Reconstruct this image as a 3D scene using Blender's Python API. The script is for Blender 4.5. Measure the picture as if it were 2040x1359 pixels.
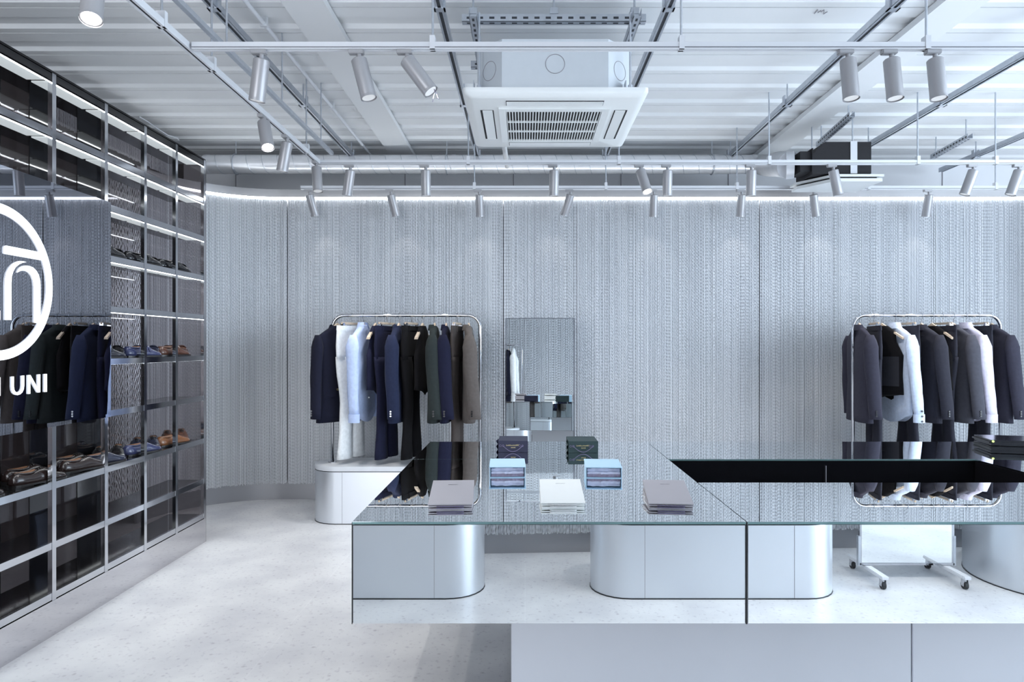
import bpy, bmesh, math, random
import numpy as np
from mathutils import Vector, Matrix
random.seed(7)
RNG = np.random.default_rng(11)
for o in list(bpy.data.objects):
    bpy.data.objects.remove(o)
SC = bpy.context.scene
COL = SC.collection
PI = math.pi
R = math.radians

# ------------------------------------------------------------------ camera
F = 1360.0; VX = 1046.0; VY = 687.0; CZ = 1.43
cam = bpy.data.cameras.new('camera')
cam.sensor_width = 36; cam.lens = 24
cam.shift_x = -(VX - 1020) / 2040; cam.shift_y = (VY - 679.5) / 2040
cam.clip_start = 0.05
camo = bpy.data.objects.new('camera', cam); COL.objects.link(camo)
camo.location = (0, 0, CZ); camo.rotation_euler = (PI / 2, 0, 0)
SC.camera = camo

def at(px, py, D):
    return Vector(((px - VX) * D / F, D, CZ + (VY - py) * D / F))

# ------------------------------------------------------------------ light
SC.view_settings.view_transform = 'Standard'
SC.view_settings.look = 'None'
SC.view_settings.gamma = 1.0
SC.view_settings.use_curve_mapping = False
SC.view_settings.exposure = 0.08
SC.cycles.max_bounces = 10
SC.cycles.diffuse_bounces = 4
SC.cycles.glossy_bounces = 8
SC.cycles.transparent_max_bounces = 12
SC.cycles.sample_clamp_indirect = 4.0
SC.cycles.blur_glossy = 0.6
w = bpy.data.worlds.new('world'); SC.world = w; w.use_nodes = True
bg = w.node_tree.nodes['Background']
bg.inputs[0].default_value = (0.80, 0.89, 1.0, 1); bg.inputs[1].default_value = 1.1

def area(name, loc, rot, sx, sy, power, color):
    l = bpy.data.lights.new(name, 'AREA'); l.shape = 'RECTANGLE'; l.size = sx; l.size_y = sy
    l.energy = power; l.color = color
    o = bpy.data.objects.new(name, l); COL.objects.link(o); o.location = loc; o.rotation_euler = rot
    return o
# daylight through the shop window on the right-hand side, and two added unseen fill lights behind the camera
area('window_daylight', (6.45, 1.4, 1.6), (0, R(90), 0), 2.9, 7.0, 420, (0.72, 0.86, 1.0))
area('left_fill_light', (-2.3, -2.6, 1.4), (R(90), 0, 0), 2.4, 2.5, 130, (0.90, 0.94, 1.0))
area('rear_fill_light', (2.5, -2.6, 1.4), (R(90), 0, 0), 7.0, 2.5, 380, (0.84, 0.92, 1.0))

# ------------------------------------------------------------------ materials
def mat(name, col, rough=0.5, metal=0.0, spec=0.5, noise=0.0, nscale=20.0, bump=0.0, emit=None, estr=0.0, coat=0.0):
    m = bpy.data.materials.new(name); m.use_nodes = True
    nt = m.node_tree; b = nt.nodes['Principled BSDF']
    b.inputs['Base Color'].default_value = (*col, 1)
    b.inputs['Roughness'].default_value = rough
    b.inputs['Metallic'].default_value = metal
    b.inputs['Specular IOR Level'].default_value = spec
    if coat: b.inputs['Coat Weight'].default_value = coat
    if emit:
        b.inputs['Emission Color'].default_value = (*emit, 1)
        b.inputs['Emission Strength'].default_value = estr
    if noise or bump:
        tc = nt.nodes.new('ShaderNodeTexCoord')
        n = nt.nodes.new('ShaderNodeTexNoise'); n.inputs['Scale'].default_value = nscale
        n.inputs['Detail'].default_value = 4
        nt.links.new(tc.outputs['Object'], n.inputs['Vector'])
        if noise:
            mx = nt.nodes.new('ShaderNodeMix'); mx.data_type = 'RGBA'
            mx.inputs[6].default_value = (*[max(0, c * (1 - noise)) for c in col], 1)
            mx.inputs[7].default_value = (*[min(1, c * (1 + noise)) for c in col], 1)
            nt.links.new(n.outputs['Fac'], mx.inputs[0])
            nt.links.new(mx.outputs[2], b.inputs['Base Color'])
        if bump:
            bp = nt.nodes.new('ShaderNodeBump'); bp.inputs['Strength'].default_value = bump
            bp.inputs['Distance'].default_value = 0.004
            nt.links.new(n.outputs['Fac'], bp.inputs['Height'])
            nt.links.new(bp.outputs['Normal'], b.inputs['Normal'])
    return m

def fabric(name, col, rough=0.85):
    if max(col) < 0.3: col = tuple(c*0.62 for c in col)
    m = mat(name, col, rough, noise=0.18, nscale=45, bump=0.25, spec=0.12)
    b = m.node_tree.nodes['Principled BSDF']
    b.inputs['Sheen Weight'].default_value = 0.03
    return m

M = {}
M['mirror'] = mat('mirror', (0.92, 0.95, 0.96), 0.0, 1.0)
M['mirror_edge'] = mat('mirror_edge', (0.20, 0.33, 0.33), 0.15, 0.4)
M['seam'] = mat('seam', (0.012, 0.013, 0.016), 0.4)
M['chrome'] = mat('chrome', (0.52, 0.53, 0.56), 0.05, 1.0)
M['steel'] = mat('polished_steel', (0.62, 0.63, 0.66), 0.10, 1.0)
M['brushed'] = mat('brushed_steel', (0.74, 0.77, 0.81), 0.36, 0.85, noise=0.03, nscale=3)
M['plinth_top'] = mat('plinth_top', (0.70, 0.72, 0.75), 0.45, 0.2, noise=0.04)
M['base_panel'] = mat('base_panel', (0.72, 0.735, 0.78), 0.42, 0.05, noise=0.03, nscale=5)
M['galv'] = mat('galvanised', (0.55, 0.58, 0.63), 0.35, 0.8, noise=0.15, nscale=30)
M['galv_light'] = mat('galvanised_duct', (0.80, 0.81, 0.84), 0.32, 0.5, noise=0.10, nscale=14)
M['strut_dark'] = mat('strut_slot', (0.05, 0.055, 0.065), 0.6, 0.3)
M['track'] = mat('track_white', (0.70, 0.71, 0.74), 0.45)
M['track_slot'] = mat('track_slot', (0.03, 0.03, 0.035), 0.6)
M['lamp'] = mat('lamp_grey', (0.40, 0.395, 0.41), 0.38, 0.35, noise=0.03, nscale=200)
M['lens_on'] = mat('lens_lit', (1, 1, 1), 0.3, emit=(1.0, 0.98, 0.95), estr=14)
M['lens_dim'] = mat('lens', (0.6, 0.6, 0.6), 0.25, emit=(1.0, 0.98, 0.96), estr=0.25)
M['white_paint'] = mat('white_paint', (0.80, 0.81, 0.82), 0.5, noise=0.02, nscale=6)
M['beam_paint'] = mat('beam_paint', (0.82, 0.83, 0.84), 0.55, noise=0.02, nscale=4)
M['ac_white'] = mat('ac_plastic', (0.84, 0.86, 0.86), 0.35)
M['ac_case'] = mat('ac_casing', (0.68, 0.72, 0.76), 0.4, 0.3, noise=0.03)
M['ac_dark'] = mat('ac_void', (0.02, 0.02, 0.022), 0.8)
M['black_foam'] = mat('insulation', (0.012, 0.011, 0.014), 0.75, noise=0.2, nscale=30)
M['wall_grey'] = mat('wall_grey', (0.78, 0.79, 0.82), 0.6, noise=0.03, nscale=4)
M['backing'] = mat('curtain_backing', (0.36, 0.36, 0.375), 0.35, 0.7, noise=0.05, nscale=3)
M['dark_outside'] = mat('dark_outside', (0.13, 0.112, 0.108), 0.30)
M['dark_glass'] = mat('dark_glass', (0.008, 0.008, 0.010), 0.03, spec=0.7)
M['shelf_black'] = mat('shelf_black', (0.012, 0.011, 0.012), 0.08, spec=0.6)
M['led'] = mat('led', (1, 1, 1), 0.4, emit=(0.93, 0.98, 1.0), estr=14)
M['led_panel'] = mat('led_diffuser', (0.5, 0.52, 0.52), 0.4, emit=(0.90, 0.97, 1.0), estr=0.40)
M['cove'] = mat('cove_led', (1, 1, 1), 0.4, emit=(0.92, 0.97, 1.0), estr=9)
M['neon'] = mat('sign_light', (1, 1, 1), 0.4, emit=(0.90, 0.96, 1.0), estr=1.1)
M['sign_mirror'] = mat('sign_mirror', (0.36, 0.37, 0.41), 0.0, 1.0)
M['base_mirror'] = mat('base_mirror', (0.66, 0.65, 0.67), 0.03, 1.0)
M['wood'] = mat('hanger_wood', (0.62, 0.50, 0.38), 0.5, noise=0.15, nscale=30)
M['rubber'] = mat('rubber', (0.02, 0.02, 0.022), 0.5)
M['bag_grey'] = mat('bag_grey', (0.42, 0.40, 0.43), 0.6, noise=0.02)
M['bag_white'] = mat('bag_white', (0.86, 0.88, 0.87), 0.55, noise=0.02)
M['bag_blue'] = mat('bag_light_blue', (0.50, 0.72, 0.90), 0.55, noise=0.03)
M['bag_navy'] = mat('bag_navy', (0.020, 0.022, 0.055), 0.55)
M['bag_green'] = mat('bag_green', (0.020, 0.045, 0.048), 0.55)
M['tissue'] = mat('tissue', (0.66, 0.68, 0.86), 0.8, noise=0.2, nscale=60, bump=0.6)
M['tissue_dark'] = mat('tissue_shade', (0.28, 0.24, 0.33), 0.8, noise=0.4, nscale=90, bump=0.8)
M['gold'] = mat('gold_print', (0.75, 0.62, 0.32), 0.4, 0.6)
M['print_grey'] = mat('print_grey', (0.30, 0.29, 0.32), 0.5)
M['print_pale'] = mat('print_pale', (0.62, 0.64, 0.66), 0.5)
M['cord'] = mat('cord_violet', (0.16, 0.14, 0.24), 0.6)
M['cord_white'] = mat('cord_white', (0.85, 0.85, 0.86), 0.6)
M['terminal'] = mat('terminal_black', (0.010, 0.010, 0.014), 0.12)
M['green_led'] = mat('green_led', (0.3, 0.6, 0.1), 0.4, emit=(0.6, 0.9, 0.2), estr=2)
M['silver_button'] = mat('silver_button', (0.85, 0.85, 0.85), 0.25, 0.9)
M['dark_button'] = mat('dark_button', (0.015, 0.014, 0.016), 0.3)
M['gold_button'] = mat('gold_button', (0.75, 0.66, 0.40), 0.3, 0.9)
M['tan_lining'] = mat('tan_lining', (0.20, 0.095, 0.05), 0.55)
M['sole'] = mat('shoe_sole', (0.014, 0.012, 0.012), 0.35)

def floor_material():
    m = mat('terrazzo', (0.72, 0.73, 0.74), 0.34, spec=0.35)
    nt = m.node_tree; b = nt.nodes['Principled BSDF']; L = nt.links.new
    tc = nt.nodes.new('ShaderNodeTexCoord')
    v = nt.nodes.new('ShaderNodeTexVoronoi'); v.inputs['Scale'].default_value = 17; v.inputs['Randomness'].default_value = 1
    n = nt.nodes.new('ShaderNodeTexNoise'); n.inputs['Scale'].default_value = 3.0; n.inputs['Detail'].default_value = 5
    n2 = nt.nodes.new('ShaderNodeTexNoise'); n2.inputs['Scale'].default_value = 42; n2.inputs['Detail'].default_value = 3
    for x in (v, n, n2): L(tc.outputs['Object'], x.inputs['Vector'])
    r1 = nt.nodes.new('ShaderNodeValToRGB')
    r1.color_ramp.elements[0].position = 0.08; r1.color_ramp.elements[0].color = (0.60, 0.59, 0.61, 1)
    r1.color_ramp.elements[1].position = 0.19; r1.color_ramp.elements[1].color = (0.74, 0.745, 0.755, 1)
    L(v.outputs['Distance'], r1.inputs[0])
    r2 = nt.nodes.new('ShaderNodeValToRGB')
    r2.color_ramp.elements[0].position = 0.35; r2.color_ramp.elements[0].color = (0.84, 0.84, 0.86, 1)
    r2.color_ramp.elements[1].position = 0.62; r2.color_ramp.elements[1].color = (1, 1, 1, 1)
    L(n.outputs['Fac'], r2.inputs[0])
    r3 = nt.nodes.new('ShaderNodeValToRGB')
    r3.color_ramp.elements[0].position = 0.30; r3.color_ramp.elements[0].color = (0.82, 0.81, 0.84, 1)
    r3.color_ramp.elements[1].position = 0.42; r3.color_ramp.elements[1].color = (1, 1, 1, 1)
    L(n2.outputs['Fac'], r3.inputs[0])
    m1 = nt.nodes.new('ShaderNodeMix'); m1.data_type = 'RGBA'; m1.blend_type = 'MULTIPLY'; m1.inputs[0].default_value = 1
    m2 = nt.nodes.new('ShaderNodeMix'); m2.data_type = 'RGBA'; m2.blend_type = 'MULTIPLY'; m2.inputs[0].default_value = 1
    L(r1.outputs[0], m1.inputs[6]); L(r2.outputs[0], m1.inputs[7])
    L(m1.outputs[2], m2.inputs[6]); L(r3.outputs[0], m2.inputs[7])
    br = nt.nodes.new('ShaderNodeTexBrick'); br.offset = 0.0
    br.inputs['Scale'].default_value = 1.0; br.inputs['Brick Width'].default_value = 1.2; br.inputs['Row Height'].default_value = 1.2
    br.inputs['Mortar Size'].default_value = 0.004
    br.inputs['Color1'].default_value = br.inputs['Color2'].default_value = (1, 1, 1, 1)
    br.inputs['Mortar'].default_value = (1.04, 1.04, 1.04, 1)
    L(tc.outputs['Object'], br.inputs['Vector'])
    m3 = nt.nodes.new('ShaderNodeMix'); m3.data_type = 'RGBA'; m3.blend_type = 'MULTIPLY'; m3.inputs[0].default_value = 1
    L(m2.outputs[2], m3.inputs[6]); L(br.outputs['Color'], m3.inputs[7])
    L(m3.outputs[2], b.inputs['Base Color'])
    return m
M['floor'] = floor_material()

def smoked_glass():
    m = bpy.data.materials.new('smoked_glass'); m.use_nodes = True
    nt = m.node_tree; nt.nodes.clear(); L = nt.links.new
    o = nt.nodes.new('ShaderNodeOutputMaterial'); t = nt.nodes.new('ShaderNodeBsdfTransparent')
    t.inputs[0].default_value = (0.60, 0.575, 0.58, 1)
    g = nt.nodes.new('ShaderNodeBsdfGlossy'); g.inputs['Roughness'].default_value = 0.0
    g.inputs['Color'].default_value = (0.9, 0.9, 0.95, 1)
    mx = nt.nodes.new('ShaderNodeMixShader')
    mx.inputs[0].default_value = 0.06; L(t.outputs[0], mx.inputs[1]); L(g.outputs[0], mx.inputs[2]); L(mx.outputs[0], o.inputs[0])
    return m
M['smoked'] = smoked_glass()

def chain_material():
    m = mat('chain_metal', (0.80, 0.82, 0.85), 0.40, 0.45)
    nt = m.node_tree; b = nt.nodes['Principled BSDF']; L = nt.links.new
    tc = nt.nodes.new('ShaderNodeTexCoord')
    mp = nt.nodes.new('ShaderNodeMapping'); mp.inputs['Scale'].default_value = (60, 60, 0.25)
    n = nt.nodes.new('ShaderNodeTexNoise'); n.inputs['Scale'].default_value = 1.0; n.inputs['Detail'].default_value = 3
    L(tc.outputs['Object'], mp.inputs[0]); L(mp.outputs[0], n.inputs['Vector'])
    r = nt.nodes.new('ShaderNodeValToRGB')
    r.color_ramp.elements[0].position = 0.32; r.color_ramp.elements[0].color = (0.63, 0.645, 0.675, 1)
    r.color_ramp.elements[1].position = 0.68; r.color_ramp.elements[1].color = (0.79, 0.80, 0.825, 1)
    L(n.outputs['Fac'], r.inputs[0]); L(r.outputs[0], b.inputs['Base Color'])
    return m
M['chain'] = chain_material()
M['chain_bright'] = mat('chain_bright', (0.85, 0.86, 0.88), 0.22, 1.0)

FAB = {
 'navy': fabric('cloth_navy', (0.018, 0.020, 0.042)), 'navy_blue': fabric('cloth_navy_blue', (0.032, 0.042, 0.095)),
 'black': fabric('cloth_black', (0.012, 0.011, 0.013)), 'ink': fabric('cloth_ink', (0.022, 0.024, 0.058)),
 'green': fabric('cloth_dark_green', (0.050, 0.062, 0.062)), 'taupe': fabric('cloth_taupe', (0.19, 0.165, 0.155)),
 'brown': fabric('cloth_brown', (0.115, 0.095, 0.088)), 'white': fabric('cloth_white', (0.80, 0.82, 0.83)),
 'sky': fabric('cloth_light_blue', (0.50, 0.60, 0.86)), 'charcoal': fabric('cloth_charcoal', (0.045, 0.045, 0.062)),
 'slate': fabric('cloth_slate', (0.060, 0.058, 0.085)), 'grey': fabric('cloth_grey', (0.105, 0.105, 0.13)),
 'pale_blue': fabric('cloth_pale_blue', (0.62, 0.70, 0.86)), 'lilac': fabric('cloth_lilac', (0.66, 0.63, 0.76)),
 'satin': mat('cloth_satin', (0.03, 0.03, 0.036), 0.28, noise=0.2, nscale=25, bump=0.5),
}

# ------------------------------------------------------------------ mesh helper
class MB:
    def __init__(s): s.bm = bmesh.new()
    def box(s, x0, x1, y0, y1, z0, z1, bev=0.0):
        v = [s.bm.verts.new(p) for p in ((x0,y0,z0),(x1,y0,z0),(x1,y1,z0),(x0,y1,z0),(x0,y0,z1),(x1,y0,z1),(x1,y1,z1),(x0,y1,z1))]
        fs = [s.bm.faces.new([v[i] for i in q]) for q in ((3,2,1,0),(4,5,6,7),(0,1,5,4),(1,2,6,5),(2,3,7,6),(3,0,4,7))]
        if bev:
            es = list({e for f in fs for e in f.edges})
            bmesh.ops.bevel(s.bm, geom=es, offset=bev, segments=2, affect='EDGES')
        return s
    def loft(s, rings, cap0=True, cap1=True, closed=True):
        vs = [[s.bm.verts.new(p) for p in r] for r in rings]
        n = len(rings[0]); m = n if closed else n - 1
        for a, b in zip(vs[:-1], vs[1:]):
            for i in range(m):
                j = (i + 1) % n
                try: s.bm.faces.new((a[i], a[j], b[j], b[i]))
                except ValueError: pass
        if cap0 and closed: s.bm.faces.new(vs[0][::-1])
        if cap1 and closed: s.bm.faces.new(vs[-1])
        return s
    def tube(s, pts, rad, n=10, cap=True):
        pts = [Vector(p) for p in pts]; rings = []
        t = (pts[1] - pts[0]).normalized()
        u = t.orthogonal().normalized()
        for i, p in enumerate(pts):
            if i == 0: d = pts[1] - pts[0]
            elif i == len(pts) - 1: d = pts[-1] - pts[-2]
            else: d = (pts[i+1] - p).normalized() + (p - pts[i-1]).normalized()
            d = d.normalized() if d.length > 1e-9 else t
            u = (u - d * u.dot(d))
            u = u.normalized() if u.length > 1e-6 else d.orthogonal().normalized()
            v = d.cross(u)
            r = rad[i] if isinstance(rad, (list, tuple)) else rad
            rings.append([p + (u * math.cos(2*PI*k/n) + v * math.sin(2*PI*k/n)) * r for k in range(n)])
        return s.loft(rings, cap, cap)
    def cyl(s, a, b, r, n=20, r2=None): return s.tube([a, b], [r, r if r2 is None else r2], n)
    def prism(s, pts2, fn, t0, t1):
        a = [s.bm.verts.new(fn(p, q, t0)) for p, q in pts2]; b = [s.bm.verts.new(fn(p, q, t1)) for p, q in pts2]
        n = len(pts2)
        s.bm.faces.new(a[::-1]); s.bm.faces.new(b)
        for i in range(n):
            j = (i + 1) % n
            s.bm.faces.new((a[i], a[j], b[j], b[i]))
        return s
    def poly(s, pts):
        s.bm.faces.new([s.bm.verts.new(p) for p in pts]); return s
    def build(s, name, material, parent=None, smooth=False, recalc=True):
        if recalc: bmesh.ops.recalc_face_normals(s.bm, faces=s.bm.faces)
        me = bpy.data.meshes.new(name); s.bm.to_mesh(me); s.bm.free()
        if smooth:
            for p in me.polygons: p.use_smooth = True
            if smooth != 'all':
                try: me.set_sharp_from_angle(angle=R(40))
                except Exception: pass
        me.materials.append(material)
        o = bpy.data.objects.new(name, me); COL.objects.link(o)
        if parent is not None: o.parent = parent
        return o

def thing(name, label, cat, loc=(0, 0, 0), rz=0.0, group=None):
    o = bpy.data.objects.new(name, None); COL.objects.link(o)
    o.empty_display_size = 0.05
    o.location = loc; o.rotation_euler = (0, 0, rz); o['label'] = label; o['category'] = cat
    if group: o['group'] = group
    return o
def tag(o, label, cat, group=None, kind=None):
    o['label'] = label; o['category'] = cat
    if group: o['group'] = group
    if kind: o['kind'] = kind
    return o
def struct(o): o['kind'] = 'structure'; return o
def dup(root, loc, rz, label, group=None):
    r = root.copy(); COL.objects.link(r); r.location = loc; r.rotation_euler = (0, 0, rz); r['label'] = label
    if group: r['group'] = group
    for ch in list(root.children):
        c = ch.copy(); COL.objects.link(c); c.parent = r
        for g in list(ch.children):
            d = g.copy(); COL.objects.link(d); d.parent = c
    return r

# ------------------------------------------------------------------ setting
struct(MB().box(-4.2, 7.2, -3.2, 7.6, -0.1, 0.0).build('floor', M['floor']))
# ribbed steel deck
CEIL = 3.35
mb = MB(); pitch = 0.317; y = 3.88 - 13 * pitch
xs = [-4.2, -1.45, 0.3, 2.2, 7.2]
while y < 7.5:
    prof = [(y + 0.009, CEIL + 0.03), (y + 0.010, CEIL), (y + 0.12, CEIL), (y + 0.140, CEIL + 0.022), (y + 0.245, CEIL + 0.022), (y + 0.265, CEIL), (y + pitch, CEIL), (y + pitch + 0.001, CEIL + 0.03)]
    mb.loft([[(x, p, q) for p, q in prof] for x in xs], closed=False)
    y += pitch
struct(mb.build('ceiling', M['white_paint'], recalc=False))
struct(MB().box(-4.2, 7.2, -0.3, 7.6, CEIL + 0.06, CEIL + 0.12).build('trim_20', M['seam']))  # black slab added to put shade into the open deck seams
for i, (x0, x1) in enumerate(((-1.335, -1.10), (2.29, 2.53))):
    struct(MB().box(x0, x1, -0.2, 7.2, CEIL - 0.045, CEIL - 0.005).build('trim_%d' % (i + 1), M['beam_paint']))
mb = MB(); mb.box(-4.2, 7.2, 7.2, 7.35, 0, CEIL + 0.05)
struct(mb.build('wall_back', M['wall_grey']))
for i, px in enumerate((470, 807, 1023, 1237, 1451, 1877)):
    X = (px - VX) * 7.2 / F
    struct(MB().box(X - 0.004, X + 0.004, 7.194, 7.201, 2.4, 3.3).build('trim_%d' % (i + 3), M['print_grey']))
struct(MB().box(-3.75, -3.6, -3.2, 7.3, 0, CEIL).build('outside_backdrop', M['dark_outside']))  # backdrop added for the dark street outside, behind the smoked glass
# storefront frame on the right (outside the photo) that the daylight comes through
mb = MB()
for yy in (-0.7, 1.2, 3.1, 5.0): mb.box(6.5, 6.58, yy - 0.03, yy + 0.03, 0, 3.2)
mb.box(6.5, 6.58, -0.7, 5.0, 0, 0.1); mb.box(6.5, 6.58, -0.7, 5.0, 3.1, 3.3)
struct(mb.build('window_1', M['galv']))

# ------------------------------------------------------------------ chain curtains
def path_points(segs, step):
    """segs: list of ('line', a, b) / ('arc', centre, radius, a0, a1); returns positions and directions at even spacing"""
    pts = []
    for sg in segs:
        if sg[0] == 'line':
            a, b = np.array(sg[1]), np.array(sg[2]); n = max(2, int(np.linalg.norm(b - a) / 0.01))
            for k in range(n): pts.append(a + (b - a) * k / n)
        else:
            _, c, r, a0, a1 = sg; n = max(2, int(abs(a1 - a0) * r / 0.01))
            for k in range(n):
                t = a0 + (a1 - a0) * k / n; pts.append(np.array((c[0] + r*math.cos(t), c[1] + r*math.sin(t))))
    pts = np.array(pts); d = np.r_[0, np.cumsum(np.linalg.norm(np.diff(pts, axis=0), axis=1))]
    s = np.arange(0, d[-1], step)
    X = np.interp(s, d, pts[:, 0]); Y = np.interp(s, d, pts[:, 1])
    tx = np.gradient(X); ty = np.gradient(Y); l = np.hypot(tx, ty)
    return X, Y, tx / l, ty / l

def chain(name, segs, z0, z1, step, ring, gaps=(), jag=0.012, rad=(0.0050, 0.0026), bulge=0.0):
    X, Y, TX, TY = path_points(segs, step)
    keep = np.ones(len(X), bool)
    for g in gaps: keep &= np.abs(X - g) > step * 0.48
    X, Y, TX, TY = X[keep], Y[keep], TX[keep], TY[keep]
    n = len(X); nr = int((z1 - z0) / ring) + 1
    j = RNG.normal(0, 1, n) * 0.0005; dep = RNG.normal(0, 1, n) * 0.0010
    zb = z0 + RNG.random(n) * jag
    k = np.arange(nr)
    t = k / (nr - 1)
    Z = zb[:, None] + (z1 - zb)[:, None] * t[None]
    ph = RNG.integers(0, 2, n)
    par = (k[None] + ph[:, None]) % 2
    a = np.where(par == 0, rad[0], rad[1]); b = np.where(par == 0, rad[1], rad[0])
    cx = X + TX * j - TY * dep; cy = Y + TY * j + TX * dep
    V = np.zeros((n, nr, 4, 3), np.float32)
    for q, (sa, sb) in enumerate(((1, 0), (0, 1), (-1, 0), (0, -1))):
        V[:, :, q, 0] = cx[:, None] + TX[:, None] * a * sa - TY[:, None] * b * sb
        V[:, :, q, 1] = cy[:, None] + TY[:, None] * a * sa + TX[:, None] * b * sb
        V[:, :, q, 2] = Z
    idx = np.arange(n * nr * 4).reshape(n, nr, 4)
    f = np.stack([idx[:, :-1, :], np.roll(idx, -1, 2)[:, :-1, :], np.roll(idx, -1, 2)[:, 1:, :], idx[:, 1:, :]], -1).reshape(-1, 4)
    me = bpy.data.meshes.new(name)
    me.vertices.add(n * nr * 4); me.vertices.foreach_set('co', V.ravel())
    nf = len(f); me.loops.add(nf * 4); me.polygons.add(nf)
    me.loops.foreach_set('vertex_index', f.ravel().astype(np.int32))
    me.polygons.foreach_set('loop_start', np.arange(0, nf * 4, 4, dtype=np.int32))
    me.polygons.foreach_set('loop_total', np.full(nf, 4, np.int32))
    me.update(); me.validate()
    me.materials.append(M['chain'])
    o = bpy.data.objects.new(name, me); COL.objects.link(o)
    return o

CY = 6.25; CT = 2.763; CB = 0.155; RAD = 0.80; CX0 = -2.23; CX1 = 4.34
side_path = [('line', (CX0 - RAD, 4.96), (CX0 - RAD, CY - RAD - 0.01))]
back_path = [('arc', (CX0, CY - RAD), RAD, PI, PI / 2), ('line', (CX0, CY), (CX1, CY)),
             ('arc', (CX1, CY - RAD), RAD, PI / 2, 0), ('line', (CX1 + RAD, CY - RAD), (CX1 + RAD, 4.9))]
c = chain('chain_curtain', side_path, CB, CT, 0.021, 0.030, rad=(0.0100, 0.0032), jag=0.03)
c.data.materials[0] = M['chain_bright']
tag(c, 'chain curtain length seen sparkling through the smoked shelving glass', 'curtain', kind='stuff')
c = chain('chain_curtain', back_path, CB, CT, 0.0080, 0.0150, gaps=(-2.172, -0.197, 2.146))
tag(c, 'long silver chain curtain hanging across the back wall behind the racks', 'curtain', kind='stuff')

def ribbon(segs, off, z0, z1, th, name, material, parent=None):
    X, Y, TX, TY = path_points(segs, 0.05)
    # outward = away from room
    A = [(x - ty * off, y_ + tx * off) for x, y_, tx, ty in zip(X, Y, TX, TY)]
    B = [(x - ty * (off + th), y_ + tx * (off + th)) for x, y_, tx, ty in zip(X, Y, TX, TY)]
    rings = [[(a[0], a[1], z0), (a[0], a[1], z1), (b[0], b[1], z1), (b[0], b[1], z0)] for a, b in zip(A, B)]
    return MB().loft(rings).build(name, material, parent, smooth=True)
o = ribbon(back_path[:3], 0.07, 0.0, 2.868, 0.02, 'curtain_backing', M['backing'])
tag(o, 'brushed dark metal lining panel standing behind the long chain curtain', 'wall panel')
o = ribbon(side_path + back_path, -0.012, CT, CT + 0.016, 0.024, 'cove_light', M['cove'])
tag(o, 'thin white light line along the top of the long chain curtain', 'light')

front_path = [('line', (5.2, -0.62), (2.2, -0.55)), ('line', (2.2, -0.55), (-0.3, -0.42)), ('line', (-0.3, -0.42), (-1.05, -0.42))]
c = chain('chain_curtain', front_path, 0.14, 3.33, 0.011, 0.022, rad=(0.0062, 0.0030))  # unseen upper part added to keep bright sky out of the tall mirror
tag(c, 'silver chain curtain reflected behind the drums in the counter front', 'curtain', kind='stuff')
o = ribbon(front_path, 0.05, 0.0, 2.85, 0.02, 'curtain_backing', M['backing'])
tag(o, 'metal lining panel seen below the reflected chain curtain', 'wall panel')
# short chain length added to imitate a curtain reflection at the shelving top
c = chain('chain_reflection', [('line', (-3.12, 4.3), (-3.12, 6.1))], 2.90, 3.22, 0.011, 0.02)
tag(c, 'short chain length imitating the curtain reflection above the shelving top row', 'curtain', kind='stuff')

# ------------------------------------------------------------------ plinths
def stadium(L, Wd, n=14, grow=0.0):
    r = Wd / 2 + grow; h = L / 2 - Wd / 2; pts = []
    for k in range(n + 1): a = -PI/2 + PI * k / n; pts.append((h + r*math.cos(a), r*math.sin(a)))
    for k in range(n + 1): a = PI/2 + PI * k / n; pts.append((-h + r*math.cos(a), r*math.sin(a)))
    return pts
def plinth(label, x0, x1, y0, y1, seams=(), H=0.46, rot=0.0):
    cx, cy = (x0 + x1) / 2, (y0 + y1) / 2; L, Wd = x1 - x0, y1 - y0
    t = thing('rounded_plinth', label, 'plinth', (cx, cy, 0), rot, 'rounded metal plinths')
    fn = lambda p, q, z: (p, q, z)
    MB().prism(stadium(L, Wd), fn, 0.006, H - 0.044).build('body', M['brushed'], t, smooth=True)
    MB().prism(stadium(L, Wd, grow=0.002), fn, H - 0.044, H - 0.038).build('shadow_gap', M['seam'], t)
    MB().prism(stadium(L, Wd, grow=0.001), fn, H - 0.038, H).build('top_slab', M['plinth_top'], t, smooth=True)
    MB().prism(stadium(L, Wd, grow=0.003), fn, 0.0, 0.006).build('base_trim', M['seam'], t)
    for s in seams:
        for sg in (-1, 1):
            MB().box(s - 0.0012, s + 0.0012, sg*Wd/2 - 0.0012, sg*Wd/2 + 0.0012, 0.006, H - 0.046).build('seam', M['print_grey'], t)
    return t
plinth('rounded metal plinth under the left garment rack', -1.725, -0.305, 5.43, 5.85, seams=(-0.44, 0.44))
plinth('rounded metal plinth under the right garment rack', 2.56, 3.98, 5.43, 5.85, seams=(-0.44, 0.44))
plinth('rounded metal plinth reflected at the left of the counter front', -1.66, -0.24, -0.05, 0.37, seams=(-0.44, 0.44))
plinth('rounded metal plinth reflected in the middle of the counter front', 0.386, 1.80, -0.05, 0.37, seams=(-0.42, 0.42))
# round drum seen at the right of the reflection
t = thing('round_plinth', 'round metal drum reflected at the right end of the counter front', 'plinth', (3.27, 0.02, 0))
circ = lambda r: [(r*math.cos(2*PI*k/48), r*math.sin(2*PI*k/48)) for k in range(48)]
fn = lambda p, q, z: (p, q, z)
MB().prism(circ(0.5), fn, 0.006, 0.416).build('body', M['brushed'], t, smooth=True)
MB().prism(circ(0.502), fn, 0.416, 0.422).build('shadow_gap', M['seam'], t)
MB().prism(circ(0.501), fn, 0.422, 0.46).build('top_slab', M['plinth_top'], t, smooth=True)
MB().prism(circ(0.503), fn, 0.0, 0.006).build('base_trim', M['seam'], t)

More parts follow.
